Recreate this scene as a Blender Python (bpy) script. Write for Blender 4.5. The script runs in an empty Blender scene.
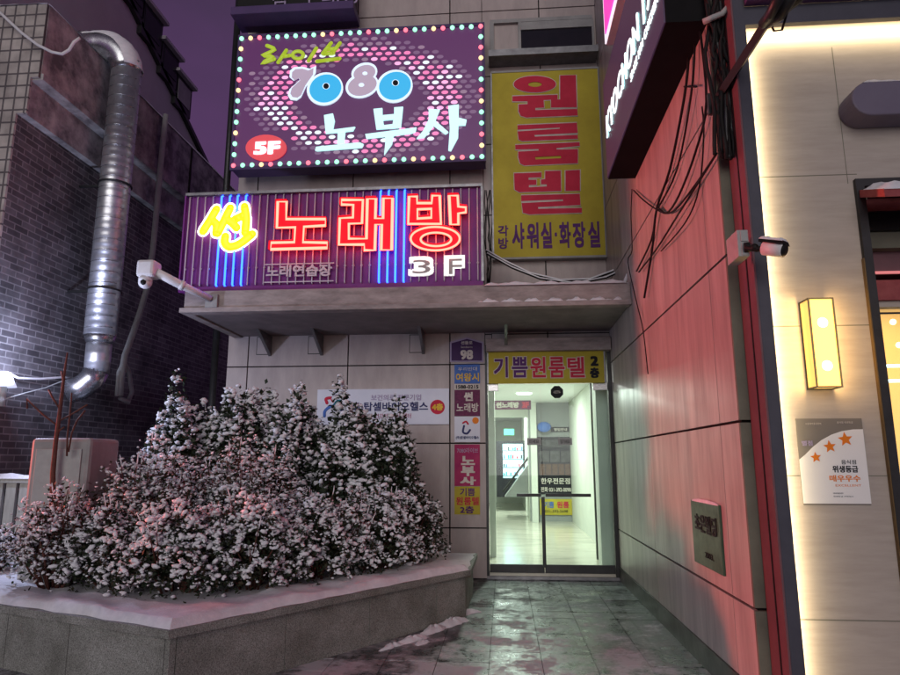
import bpy, bmesh, math, random
import numpy as np
from mathutils import Vector, Matrix, Euler
random.seed(7)
SC = bpy.context.scene
COL = SC.collection
PI = math.pi
# ------------------------------------------------------------------ camera
W0, H0, FPX = 900.0, 675.0, 660.0
PSI, PHI = math.radians(4.6), math.radians(10.68)
CAM = Vector((0, 0, 1.5))
FWD = Vector((-math.sin(PSI)*math.cos(PHI), math.cos(PSI)*math.cos(PHI), math.sin(PHI)))
RGT = Vector((math.cos(PSI), math.sin(PSI), 0))
UPV = RGT.cross(FWD)
cd = bpy.data.cameras.new('camera'); cam = bpy.data.objects.new('camera', cd); COL.objects.link(cam)
cam.location = CAM
cam.rotation_euler = FWD.to_track_quat('-Z', 'Y').to_euler()
cd.sensor_width = 36; cd.lens = FPX/W0*36; cd.clip_start = 0.05; cd.clip_end = 1000
SC.camera = cam
def ray(px, py):
    return RGT*((px-W0/2)/FPX) + UPV*((H0/2-py)/FPX) + FWD
def PY(px, py, Y):
    d = ray(px, py); return CAM + d*((Y-CAM.y)/d.y)
def PX(px, py, X):
    d = ray(px, py); return CAM + d*((X-CAM.x)/d.x)
def PZ(px, py, Z):
    d = ray(px, py); return CAM + d*((Z-CAM.z)/d.z)

# ------------------------------------------------------------------ materials
def newmat(name):
    m = bpy.data.materials.new(name); m.use_nodes = True
    nt = m.node_tree; b = nt.nodes['Principled BSDF']
    return m, nt, b
def pos_node(nt):
    return nt.nodes.new('ShaderNodeNewGeometry').outputs['Position']
def noise(nt, scale, detail=5, rough=.6, vec=None, stretch=None):
    n = nt.nodes.new('ShaderNodeTexNoise'); n.inputs['Scale'].default_value = scale
    n.inputs['Detail'].default_value = detail; n.inputs['Roughness'].default_value = rough
    v = vec or pos_node(nt)
    if stretch:
        mp = nt.nodes.new('ShaderNodeMapping'); mp.inputs['Scale'].default_value = stretch
        nt.links.new(v, mp.inputs['Vector']); v = mp.outputs['Vector']
    nt.links.new(v, n.inputs['Vector'])
    return n.outputs['Fac']
def ramp(nt, fac, stops):
    r = nt.nodes.new('ShaderNodeValToRGB'); nt.links.new(fac, r.inputs['Fac'])
    e = r.color_ramp.elements
    while len(e) < len(stops): e.new(0.5)
    for i, (p, c) in enumerate(stops):
        e[i].position = p; e[i].color = (c[0], c[1], c[2], 1) if len(c) == 3 else c
    return r.outputs['Color']
def mixc(nt, fac, a, b, mode='MIX'):
    m = nt.nodes.new('ShaderNodeMix'); m.data_type = 'RGBA'; m.blend_type = mode
    if isinstance(fac, (int, float)): m.inputs[0].default_value = fac
    else: nt.links.new(fac, m.inputs[0])
    for i, s in ((6, a), (7, b)):
        if isinstance(s, (tuple, list)): m.inputs[i].default_value = (s[0], s[1], s[2], 1)
        else: nt.links.new(s, m.inputs[i])
    return m.outputs[2]
def bump(nt, b, fac, strength=.3, dist=.01):
    n = nt.nodes.new('ShaderNodeBump'); n.inputs['Strength'].default_value = strength
    n.inputs['Distance'].default_value = dist
    nt.links.new(fac, n.inputs['Height']); nt.links.new(n.outputs['Normal'], b.inputs['Normal'])
def surf(name, c1, c2=None, rough=.6, metal=0, scale=6, bmp=.15, stretch=None, detail=6, spread=(.3, .7), rvar=.15):
    m, nt, b = newmat(name)
    c2 = c2 or tuple(x*.7 for x in c1)
    f = noise(nt, scale, detail, .65, stretch=stretch)
    nt.links.new(ramp(nt, f, [(spread[0], c1), (spread[1], c2)]), b.inputs['Base Color'])
    rr = nt.nodes.new('ShaderNodeMapRange'); nt.links.new(f, rr.inputs['Value'])
    rr.inputs['To Min'].default_value = max(.02, rough-rvar); rr.inputs['To Max'].default_value = min(1, rough+rvar)
    nt.links.new(rr.outputs['Result'], b.inputs['Roughness'])
    b.inputs['Metallic'].default_value = metal
    if not metal: b.inputs['Specular IOR Level'].default_value = .12 if rough >= .5 or not bmp else .3
    if bmp: bump(nt, b, noise(nt, scale*7, 4), bmp, .004)
    return m
def emit(name, col, s, base=None):
    m, nt, b = newmat(name)
    b.inputs['Base Color'].default_value = (*(base or col), 1)
    b.inputs['Emission Color'].default_value = (*col, 1); b.inputs['Emission Strength'].default_value = s
    b.inputs['Roughness'].default_value = .4
    return m
M = {}
M['facade'] = surf('facade_stone', (.45, .385, .365), (.345, .295, .28), .42, scale=2.2, stretch=(3, 3, .8), bmp=.12)
M['sidestone'] = surf('side_stone', (.50, .44, .40), (.30, .26, .24), .36, scale=1.5, stretch=(1, 4, .5), bmp=.10, rvar=.16, detail=9, spread=(.34, .68))
M['olive'] = surf('edge_stone', (.20, .20, .15), (.13, .13, .10), .5, scale=3)
M['groove'] = surf('joint_sealant', (.02, .017, .017), None, .8)
M['skirt'] = surf('skirting_stone', (.07, .06, .055), (.04, .035, .03), .4, scale=5)
M['concrete'] = surf('canopy_render', (.42, .36, .34), (.22, .19, .18), .75, scale=4, stretch=(1, 1, 3), bmp=.3)
M['weathered'] = surf('weathered_concrete', (.52, .50, .48), (.14, .135, .14), .85, scale=2.6, detail=9, bmp=.5, spread=(.36, .62))
M['metal'] = surf('grey_metal', (.22, .22, .23), (.14, .14, .15), .4, .7, scale=9)
M['darkmetal'] = surf('dark_metal', (.035, .035, .037), (.02, .02, .02), .45, .4, scale=9)
M['steel'] = surf('brushed_steel', (.45, .45, .45), (.32, .32, .32), .28, .9, scale=12, stretch=(1, 1, 8))
M['galv'] = surf('galvanised_sheet', (.55, .56, .58), (.36, .37, .39), .27, .95, scale=14, bmp=.1)
M['navy'] = surf('navy_cladding', (.055, .055, .075), (.04, .04, .058), .5, .1, scale=4)
M['redclad'] = surf('dark_side_cladding', (.17, .07, .08), (.12, .05, .06), .5, .1, scale=4)
M['blackpl'] = surf('black_plastic', (.018, .018, .018), None, .5)
M['mattblack'] = surf('matt_black_sheet', (.014, .013, .014), (.01, .01, .01), .9, scale=3, bmp=0, rvar=.05)
M['cable'] = surf('black_cable', (.02, .018, .018), None, .6)
M['whitepl'] = surf('white_plastic', (.72, .72, .72), (.6, .6, .6), .45, scale=9)
M['greypl'] = surf('grey_plastic', (.42, .44, .42), (.33, .34, .33), .55, scale=9)
M['snow'] = surf('snow', (.84, .85, .87), (.66, .67, .70), .85, scale=11, bmp=1.0, detail=9)
M['brass'] = surf('old_brass', (.20, .13, .05), (.14, .09, .04), .4, .6, scale=9)
M['ovalgrey'] = surf('plum_grey_enamel', (.17, .15, .20), (.14, .12, .17), .4, scale=3, bmp=0)
M['glassdark'] = None
M['yellow'] = surf('yellow_banner', (.50, .42, .045), (.40, .33, .04), .55, scale=2.5, bmp=.05)
M['redp'] = surf('red_print', (.58, .03, .07), (.48, .025, .055), .55, scale=5, bmp=0)
M['whitep'] = surf('white_print', (.72, .66, .6), None, .6, bmp=0, scale=5)
M['purplep'] = surf('purple_print', (.12, .035, .17), (.09, .03, .13), .6, bmp=0, scale=5)
M['blackp'] = surf('black_print', (.02, .02, .025), None, .6, bmp=0)
M['bluep'] = surf('blue_print', (.08, .17, .48), (.06, .14, .42), .5, bmp=0)
M['magp'] = surf('crimson_print', (.42, .035, .12), (.30, .02, .10), .5, bmp=0, scale=9)
M['wine'] = surf('wine_print', (.17, .03, .09), (.09, .02, .06), .5, bmp=0, scale=30)
M['paper'] = surf('white_sheet', (.70, .72, .80), (.64, .66, .75), .55, bmp=0, scale=4)
M['orange'] = surf('orange_print', (.75, .22, .02), (.7, .18, .02), .5, bmp=0)
M['gold'] = surf('yellow_letter', (.85, .55, .06), None, .5, bmp=0)
M['pinkpale'] = surf('pale_print', (.45, .38, .55), None, .5, bmp=0)
M['teal'] = surf('teal_print', (.03, .25, .32), None, .5, bmp=0)
M['navyp'] = surf('navy_print', (.05, .055, .16), None, .5, bmp=0)
M['plate'] = surf('address_plate', (.06, .02, .10), (.05, .018, .085), .4, bmp=0)
M['greenstone'] = surf('green_stone', (.055, .13, .075), (.035, .09, .05), .4, scale=9)
M['cream'] = surf('cream_stone', (.47, .42, .37), (.37, .325, .28), .55, scale=2.2, stretch=(1.2, 1, 9), bmp=.25, spread=(.25, .75))
M['wood'] = surf('bark', (.16, .065, .05), (.09, .04, .035), .8, scale=30)
M['leaf'] = surf('dark_leaf', (.045, .06, .035), (.02, .03, .018), .5, scale=12, bmp=0)
M['leafred'] = surf('bronze_leaf', (.075, .05, .035), (.03, .04, .022), .55, scale=12, bmp=0)
M['lobbywall'] = surf('lobby_paint', (.66, .68, .62), (.58, .60, .55), .5, scale=2, bmp=.02)
M['lobbygrey'] = surf('lobby_tile', (.30, .31, .30), (.24, .25, .25), .4, scale=2)
M['ceiling'] = surf('ceiling_paint', (.7, .72, .7), (.66, .68, .66), .7, scale=2, bmp=.02)
M['poster'] = None
M['fence'] = surf('pale_fence', (.42, .42, .38), (.30, .30, .27), .7, scale=6, stretch=(6, 6, .6))
M['unlit'] = surf('unlit_tube', (.62, .55, .60), (.5, .44, .5), .3, scale=9, bmp=0)
M['signback'] = surf('sign_back_sheet', (.20, .04, .22), (.15, .03, .17), .45, scale=3, bmp=0)
M['tray'] = surf('red_letter_tray', (.75, .02, .05), (.66, .015, .045), .5, bmp=0)
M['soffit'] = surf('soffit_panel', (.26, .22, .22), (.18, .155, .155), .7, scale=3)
M['plum'] = surf('plum_fascia', (.10, .06, .16), (.075, .05, .125), .45, scale=3, bmp=0)
M['redawn'] = surf('red_fabric', (.33, .09, .09), (.25, .06, .065), .7, scale=20)
M['roofgrey'] = surf('grey_roof_side', (.5, .48, .5), (.42, .40, .42), .7, scale=2)
M['dirtwhite'] = surf('off_white_metal', (.34, .34, .33), (.25, .25, .245), .5, scale=5)
# emitters
M['neonred'] = emit('lit_red_tube', (1, .068, .045), 8.5)
M['neonblue'] = emit('lit_blue_tube', (.02, .10, 1), 5)
M['neonyel'] = emit('lit_yellow_acrylic', (1, .58, .01), 1.05)
M['neonwhite'] = emit('lit_white_rim', (1, .93, .85), 2.6)
M['lit3f'] = emit('pale_lit_letter', (.75, .75, .72), .75)
M['led_w'] = emit('lit_white_letter', (.55, .92, .9), .72)
M['led_board'] = emit('dim_purple_board', (.25, .02, .27), .19, (.05, .012, .06))
M['led_g'] = emit('lit_green_bulb', (.35, 1, .6), 1.1)
M['led_r'] = emit('lit_red_bulb', (1, .18, .25), 1.2)
M['led_y'] = emit('lit_amber_bulb', (1, .72, .35), 1.1)
M['dot_p'] = emit('lit_pink_dot', (1, .25, .55), .42)
M['dot_q'] = emit('pale_pink_dot', (1, .45, .75), .56)
M['dot_w'] = emit('white_dot', (.75, .85, .9), .6)
M['dot_d'] = emit('dim_dot', (.35, .2, .33), .45, (.2, .15, .2))
M['dot_k'] = emit('faint_dot', (.22, .1, .25), .42, (.15, .1, .15))
M['green_l'] = emit('lime_letter', (.42, .58, .03), .42)
M['blue_l'] = emit('lit_blue_letter', (.015, .36, .66), .7)
M['grey_l'] = emit('grey_letter', (.42, .34, .44), .5)
M['rim_l'] = emit('pale_rim', (.62, .75, .85), .7)
M['red_l'] = emit('red_badge', (.75, .06, .08), .42)
M['white_l'] = emit('white_letter', (.8, .85, .9), .75)
M['kyo'] = emit('lit_sign_letter', (.80, 1, 1), 1.25)
M['kyoface'] = emit('lit_plum_face', (.13, .06, .17), .16, (.03, .02, .035))
M['pinkline'] = emit('dim_pink_line', (1, .3, .3), .3)
M['pinklit'] = emit('lit_pink_panel', (1, .05, .42), .9)
M['whitelit'] = emit('lit_white_panel', (.9, .82, .9), .8)
M['yellit'] = emit('lit_yellow_panel', (.9, .75, .2), .8)
M['exitgreen'] = emit('exit_green', (.1, .85, .45), .9)
M['fridge'] = emit('fridge_light', (.5, .85, 1), .85)
M['lampdisc'] = emit('ceiling_lamp_light', (.85, 1, .95), 6)
M['warmpane'] = emit('warm_lamp_pane', (1, .62, .17), .55)
M['warmbulb'] = emit('warm_bulb', (1, .9, .55), 2.2)
M['roomglow'] = emit('glowing_room_wall', (1, .55, .2), .55)
M['ledline'] = emit('cool_led_line', (.8, .95, 1), 3)
M['shade'] = emit('lit_lamp_shade', (.65, .72, 1), .75, (.7, .7, .75))

def granite():
    m, nt, b = newmat('flamed_granite')
    f1 = noise(nt, 130, 3, .7); f2 = noise(nt, 3, 6)
    c = ramp(nt, f1, [(.38, (.13, .135, .12)), (.5, (.27, .28, .25)), (.63, (.40, .41, .38))])
    d = ramp(nt, f2, [(.35, (1, 1, 1)), (.7, (.55, .55, .52))])
    nt.links.new(mixc(nt, 1, c, d, 'MULTIPLY'), b.inputs['Base Color'])
    b.inputs['Roughness'].default_value = .75; bump(nt, b, f1, .25, .003)
    return m
M['granite'] = granite()
def glass(name, tint=(.92, 1, .96), refl=.09, rough=.0):
    m = bpy.data.materials.new(name); m.use_nodes = True; nt = m.node_tree
    nt.nodes.remove(nt.nodes['Principled BSDF'])
    out = nt.nodes['Material Output']
    t = nt.nodes.new('ShaderNodeBsdfTransparent'); t.inputs['Color'].default_value = (*tint, 1)
    g = nt.nodes.new('ShaderNodeBsdfGlossy'); g.inputs['Roughness'].default_value = rough
    mx = nt.nodes.new('ShaderNodeMixShader')
    mx.inputs['Fac'].default_value = .022; nt.links.new(t.outputs[0], mx.inputs[1]); nt.links.new(g.outputs[0], mx.inputs[2])
    nt.links.new(mx.outputs[0], out.inputs['Surface'])
    return m
M['glass'] = glass('door_glass')
M['pane'] = surf('dark_window_pane', (.02, .02, .028), (.03, .025, .035), .08, scale=3, bmp=0, rvar=.02)
def bricks(name, axis, c1, c2, mortar, bw, bh, ms, offset=.5, rough=.75, bias=0):
    m, nt, b = newmat(name)
    sp = nt.nodes.new('ShaderNodeSeparateXYZ'); nt.links.new(pos_node(nt), sp.inputs[0])
    cb = nt.nodes.new('ShaderNodeCombineXYZ')
    nt.links.new(sp.outputs[axis], cb.inputs[0]); nt.links.new(sp.outputs['Y' if axis == 'X' and name == 'paving' else 'Z'], cb.inputs[1])
    t = nt.nodes.new('ShaderNodeTexBrick'); nt.links.new(cb.outputs[0], t.inputs['Vector'])
    t.offset = offset; t.inputs['Scale'].default_value = 1
    t.inputs['Brick Width'].default_value = bw; t.inputs['Row Height'].default_value = bh
    t.inputs['Mortar Size'].default_value = ms; t.inputs['Mortar Smooth'].default_value = .2
    t.inputs['Bias'].default_value = bias
    t.inputs['Color1'].default_value = (*c1, 1); t.inputs['Color2'].default_value = (*c2, 1); t.inputs['Mortar'].default_value = (*mortar, 1)
    f = noise(nt, 2.5, 7)
    d = ramp(nt, f, [(.3, (1.35, 1.35, 1.35)), (.5, (.9, .9, .9)), (.7, (.42, .42, .42))])
    col = mixc(nt, 1, t.outputs['Color'], d, 'MULTIPLY')
    nt.links.new(col, b.inputs['Base Color'])
    b.inputs['Roughness'].default_value = rough
    bump(nt, b, t.outputs['Fac'], -.5, .006)
    return m, nt, b, col
M['brick'] = bricks('dark_brick', 'Y', (.13, .12, .125), (.055, .05, .055), (.21, .20, .20), .21, .075, .008)[0]
M['tile'] = bricks('pale_tile', 'X', (.42, .39, .35), (.36, .33, .30), (.09, .08, .08), .13, .15, .012, offset=0, rough=.4)[0]
def paving():
    m, nt, b, col = bricks('paving', 'X', (.085, .09, .095), (.04, .044, .05), (.02, .02, .02), .4, .3, .014, offset=0, rough=.3)
    sp = nt.nodes.new('ShaderNodeSeparateXYZ'); nt.links.new(pos_node(nt), sp.inputs[0])
    g = nt.nodes.new('ShaderNodeMapRange'); nt.links.new(sp.outputs['Y'], g.inputs['Value'])
    g.inputs['From Min'].default_value = 4.4; g.inputs['From Max'].default_value = 8.6
    g.inputs['To Min'].default_value = .14; g.inputs['To Max'].default_value = -.12
    n = noise(nt, 2.6, 9, .68)
    n2 = noise(nt, 16, 7, .75); nm = nt.nodes.new('ShaderNodeMath'); nm.operation = 'MULTIPLY_ADD'; nt.links.new(n2, nm.inputs[0]); nm.inputs[1].default_value = .42; nt.links.new(n, nm.inputs[2])
    ns = nt.nodes.new('ShaderNodeMath'); ns.operation = 'SUBTRACT'; nt.links.new(nm.outputs[0], ns.inputs[0]); ns.inputs[1].default_value = .21; n = ns.outputs[0]
    a = nt.nodes.new('ShaderNodeMath'); a.operation = 'ADD'; nt.links.new(n, a.inputs[0]); nt.links.new(g.outputs['Result'], a.inputs[1])
    fac = ramp(nt, a.outputs[0], [(.485, (0, 0, 0)), (.55, (.26, .26, .26)), (.65, (.9, .9, .9))])
    nt.links.new(mixc(nt, fac, col, (.60, .60, .63)), b.inputs['Base Color'])
    rr = ramp(nt, n, [(.36, (.20,)*3), (.5, (.40,)*3), (.6, (.85,)*3)])
    nt.links.new(rr, b.inputs['Roughness'])
    bump(nt, b, noise(nt, 9, 8, .7), .35, .012)
    return m
M['paving'] = paving()
def streetmat():
    m, nt, b = newmat('snowy_street')
    f = noise(nt, .9, 8, .65)
    nt.links.new(ramp(nt, f, [(.42, (.05, .05, .055)), (.58, (.5, .5, .53))]), b.inputs['Base Color'])
    b.inputs['Roughness'].default_value = .6; bump(nt, b, f, .3, .02); return m
M['street'] = streetmat()
def marble():
    m, nt, b = newmat('lobby_marble')
    f = noise(nt, 1.2, 8, .7, stretch=(1, 3, 1))
    nt.links.new(ramp(nt, f, [(.35, (.62, .60, .50)), (.55, (.52, .50, .42)), (.62, (.42, .41, .35))]), b.inputs['Base Color'])
    b.inputs['Roughness'].default_value = .16; return m
M['marble'] = marble()
def spiral_duct():
    m, nt, b = newmat('spiral_duct_sheet')
    w = nt.nodes.new('ShaderNodeTexWave'); w.wave_type = 'BANDS'; w.bands_direction = 'Z'
    w.inputs['Scale'].default_value = 3.2; w.inputs['Distortion'].default_value = .4
    nt.links.new(pos_node(nt), w.inputs['Vector'])
    f = noise(nt, 8, 6)
    nt.links.new(ramp(nt, f, [(.3, (.72, .74, .76)), (.7, (.45, .46, .5))]), b.inputs['Base Color'])
    b.inputs['Metallic'].default_value = .85; b.inputs['Roughness'].default_value = .38
    bump(nt, b, w.outputs['Fac'], .35, .01); return m
M['duct'] = spiral_duct()
def poster_mat():
    m, nt, b = newmat('printed_notice')
    v = nt.nodes.new('ShaderNodeTexBrick'); 
    sp = nt.nodes.new('ShaderNodeSeparateXYZ'); nt.links.new(pos_node(nt), sp.inputs[0])
    cb = nt.nodes.new('ShaderNodeCombineXYZ'); nt.links.new(sp.outputs['X'], cb.inputs[0]); nt.links.new(sp.outputs['Z'], cb.inputs[1])
    n = noise(nt, 9, 4, .6, vec=cb.outputs[0], stretch=(1, 1, 2))
    nt.links.new(ramp(nt, n, [(.38, (.015, .015, .017)), (.5, (.05, .05, .05)), (.62, (.2, .2, .2)), (.72, (.4, .4, .4))]), b.inputs['Base Color'])
    nt.nodes.remove(v); b.inputs['Roughness'].default_value = .3
    return m
M['poster'] = poster_mat()

# ------------------------------------------------------------------ mesh builder
class MB:
    def __init__(s): s.v = []; s.f = []; s.mi = []; s.mats = []; s.sm = []
    def m(s, mat):
        mat = M[mat] if isinstance(mat, str) else mat
        if mat not in s.mats: s.mats.append(mat)
        return s.mats.index(mat)
    def add(s, vs, fs, mat, smooth=False):
        k = len(s.v); i = s.m(mat)
        s.v += [tuple(p) for p in vs]
        for f in fs: s.f.append(tuple(k+q for q in f)); s.mi.append(i); s.sm.append(smooth)
        return s
    def box(s, x0, x1, y0, y1, z0, z1, mat):
        x0, x1 = sorted((x0, x1)); y0, y1 = sorted((y0, y1)); z0, z1 = sorted((z0, z1))
        vs = [(x, y, z) for z in (z0, z1) for y in (y0, y1) for x in (x0, x1)]
        return s.add(vs, [(0, 2, 3, 1), (4, 5, 7, 6), (0, 1, 5, 4), (2, 6, 7, 3), (0, 4, 6, 2), (1, 3, 7, 5)], mat)
    def quad(s, a, b, c, d, mat): return s.add([a, b, c, d], [(0, 1, 2, 3)], mat)
    def extr(s, pts, d, mat):
        """prism: polygon pts (3-D) swept by vector d"""
        n = len(pts); d = Vector(d); pts = [Vector(p) for p in pts]
        vs = pts + [p+d for p in pts]
        fs = [tuple(range(n)), tuple(range(2*n-1, n-1, -1))] + [(i, i+n, (i+1) % n+n, (i+1) % n) for i in range(n)]
        return s.add(vs, fs, mat)
    def tube(s, path, r, mat, n=8, closed=False, flat=None, smooth=True):
        path = [Vector(p) for p in path]; m = len(path); vs = []; fs = []
        up = None
        for i, p in enumerate(path):
            if closed: t = (path[(i+1) % m]-path[i-1])
            else: t = (path[min(i+1, m-1)]-path[max(i-1, 0)])
            if t.length < 1e-9: t = Vector((0, 0, 1))
            t.normalize()
            if up is None:
                up = Vector((0, 1, 0)) if abs(t.y) < .9 else Vector((1, 0, 0))
            a = (up - t*up.dot(t))
            if a.length < 1e-6: a = t.orthogonal()
            a.normalize(); b = t.cross(a); up = a
            rr = r[i] if isinstance(r, (list, tuple)) else r
            sc = 1
            if 0 < i < m-1 or closed:
                d1 = (path[i]-path[i-1]).normalized(); d2 = (path[(i+1) % m]-path[i]).normalized()
                sc = min(1.6, 1/max(.5, math.sqrt(max(.01, (1+d1.dot(d2))/2))))
            for k in range(n):
                w = 2*PI*k/n
                off = a*math.cos(w)*rr + b*math.sin(w)*rr*(1 if abs(b.y) > .9 else sc)
                if flat: off.y *= flat
                vs.append(p+off)
        for i in range(m if closed else m-1):
            for k in range(n):
                j = (i+1) % m
                fs.append((i*n+k, i*n+(k+1) % n, j*n+(k+1) % n, j*n+k))
        if not closed:
            fs.append(tuple(range(n-1, -1, -1))); fs.append(tuple((m-1)*n+k for k in range(n)))
        return s.add(vs, fs, mat, smooth)
    def cyl(s, a, b, r, mat, n=16, r2=None): return s.tube([a, b], [r, r2 if r2 is not None else r], mat, n)
    def ball(s, c, r, mat, nu=10, nv=7, sc=(1, 1, 1)):
        vs = []; fs = []
        for j in range(nv+1):
            th = PI*j/nv
            for i in range(nu):
                ph = 2*PI*i/nu
                vs.append((c[0]+r*sc[0]*math.sin(th)*math.cos(ph), c[1]+r*sc[1]*math.sin(th)*math.sin(ph), c[2]+r*sc[2]*math.cos(th)))
        for j in range(nv):
            for i in range(nu):
                fs.append((j*nu+i, (j+1)*nu+i, (j+1)*nu+(i+1) % nu, j*nu+(i+1) % nu))
        return s.add(vs, fs, mat, True)
    def snow(s, p00, p10, p11, p01, nu, nv, h, seed=0, rag=.25, mat='snow'):
        """a mound of snow over a quad, thinning out to its borders"""
        rn = random.Random(seed); P = [Vector(p) for p in (p00, p10, p11, p01)]
        vs = []; fs = []
        ph = [rn.uniform(0, 6.28) for _ in range(6)]
        for j in range(nv+1):
            for i in range(nu+1):
                u, v = i/nu, j/nv
                uu = u; vv = v
                q = (P[0]*(1-uu)+P[1]*uu)*(1-vv)+(P[3]*(1-uu)+P[2]*uu)*vv
                e = min(1, min(v, 1-v)*4)*min(1, min(u, 1-u)*nu*.6)
                w = 1+rag*(math.sin(u*nu*.7+ph[0])+math.sin(u*nu*1.9+ph[1])*.5+math.sin(v*9+ph[2])*.4) + rn.uniform(-.12, .12)
                z = h*math.sqrt(max(0, e))*max(.15, w)
                vs.append((q.x, q.y, q.z+z-(0.004 if e <= 0 else 0)))
        for j in range(nv):
            for i in range(nu):
                a = j*(nu+1)+i; fs.append((a, a+1, a+nu+2, a+nu+1))
        return s.add(vs, fs, mat, True)
    def build(s, name, parent=None, origin=None, bevel=0):
        me = bpy.data.meshes.new(name)
        if parent is not None:
            o0 = Vector(parent['o0'])
            base = o0
        else:
            xs = np.array(s.v)
            base = Vector(origin) if origin else Vector(((xs[:, 0].min()+xs[:, 0].max())/2, (xs[:, 1].min()+xs[:, 1].max())/2, xs[:, 2].min()))
        me.from_pydata([(a-base.x, b-base.y, c-base.z) for a, b, c in s.v], [], s.f)
        for mt in s.mats: me.materials.append(mt)
        me.polygons.foreach_set('material_index', s.mi)
        me.polygons.foreach_set('use_smooth', s.sm)
        me.update()
        o = bpy.data.objects.new(name, me); COL.objects.link(o)
        if parent is not None: o.parent = parent
        else: o.location = base
        o['o0'] = tuple(base)
        if bevel:
            md = o.modifiers.new('bevel', 'BEVEL'); md.width = bevel; md.segments = 2; md.limit_method = 'ANGLE'
        return o
def tag(o, label=None, cat=None, group=None, kind=None):
    if label: o['label'] = label
    if cat: o['category'] = cat
    if group: o['group'] = group
    if kind: o['kind'] = kind
    return o
def thing(name, loc, label, cat, group=None):
    o = bpy.data.objects.new(name, None); COL.objects.link(o); o.location = loc; o['o0'] = tuple(loc)
    o.empty_display_size = .1
    return tag(o, label, cat, group)

# ---- text and cut-out shapes -> (verts, faces) in a flat local frame (x right, y up, z out)
def curve_mesh(cu):
    o = bpy.data.objects.new('tmp', cu); COL.objects.link(o)
    bpy.context.view_layer.update()
    me = bpy.data.meshes.new_from_object(o.evaluated_get(bpy.context.evaluated_depsgraph_get()))
    vs = [tuple(v.co) for v in me.vertices]; fs = [tuple(p.vertices) for p in me.polygons]
    bpy.data.objects.remove(o); bpy.data.curves.remove(cu); bpy.data.meshes.remove(me)
    return vs, fs
def text_geo(body, bold=0.0, ext=0.0, space=1.0, shear=0, res=3):
    cu = bpy.data.curves.new('tmp', 'FONT'); cu.body = body; cu.offset = bold; cu.extrude = ext
    cu.space_character = space; cu.shear = shear; cu.resolution_u = res
    return curve_mesh(cu)
def shape_geo(loops, ext=0.0):
    cu = bpy.data.curves.new('tmp', 'CURVE'); cu.dimensions = '2D'; cu.fill_mode = 'BOTH'; cu.extrude = ext
    for lp in loops:
        sp = cu.splines.new('POLY'); sp.points.add(len(lp)-1); sp.use_cyclic_u = True
        for p, q in zip(sp.points, lp): p.co = (q[0], q[1], 0, 1)
    return curve_mesh(cu)
def put_text(mb, body, org, ux, uy, w, h, mat, bold=.0, depth=.004, shear=0, space=1.0):
    """text filling the w x h rectangle whose lower left corner is org, x along ux, y along uy"""
    vs, fs = text_geo(body, .0, .5, space, shear)
    a = np.array(vs); mn = a.min(0)-np.array((bold, bold, 0)); mx = a.max(0)+np.array((bold, bold, 0))
    org = Vector(org); ux = Vector(ux); uy = Vector(uy); un = ux.cross(uy)
    # heavier strokes: the same letters laid over each other with small shifts, each a hair proud of the last
    sh = [(0, 0)]
    if bold > 0: sh += [(i*bold, j*bold) for i in (-1, 1) for j in (-1, 1)]
    if bold > .035: sh += [(bold, 0), (-bold, 0), (0, bold), (0, -bold)]
    for k, (dx_, dy_) in enumerate(sh):
        out = []
        for v in a:
            x = (v[0]+dx_-mn[0])/(mx[0]-mn[0])*w; y = (v[1]+dy_-mn[1])/(mx[1]-mn[1])*h
            z = (v[2]-mn[2])/(mx[2]-mn[2])*depth+k*.00018
            out.append(org+ux*x+uy*y+un*z)
        mb.add(out, fs, mat)
XU, ZU = Vector((1, 0, 0)), Vector((0, 0, 1))
def ptext(mb, body, x0, y0, x1, y1, Y, mat, bold=.0, depth=.004, shear=0, space=1.0):
    """text on a wall plane facing the street (y = Y), traced by its box on the photograph"""
    a = PY(x0, y1, Y); b = PY(x1, y1, Y); t = PY((x0+x1)/2, y0, Y); bm = PY((x0+x1)/2, y1, Y)
    put_text(mb, body, (a.x, Y-.0005, bm.z), XU, ZU, b.x-a.x, t.z-bm.z, mat, bold, depth, shear, space)
def pshape(mb, loops, Y, mat, depth=.01):
    """cut-out on plane y = Y from photo outlines; sticks out towards the street by depth"""
    L = [[(p.x, p.z) for p in (PY(x, y, Y) for x, y in lp)] for lp in loops]
    vs, fs = shape_geo(L, depth/2)
    mb.add([(x, Y-depth/2-z, y) for x, y, z in vs], fs, mat)
def ell(cx, cy, rx, ry, n=28, rot=0):
    c, s_ = math.cos(rot), math.sin(rot)
    return [(cx+rx*math.cos(t)*c-ry*math.sin(t)*s_, cy+rx*math.cos(t)*s_+ry*math.sin(t)*c) for t in [2*PI*i/n for i in range(n)]]
def rectY(mb, x0, y0, x1, y1, Y, depth, mat):
    a = PY(x0, (y0+y1)/2, Y); b = PY(x1, (y0+y1)/2, Y); t = PY((x0+x1)/2, y0, Y); c = PY((x0+x1)/2, y1, Y)
    mb.box(a.x, b.x, Y, Y+depth, c.z, t.z, mat)
    return a.x, b.x, c.z, t.z
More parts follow.
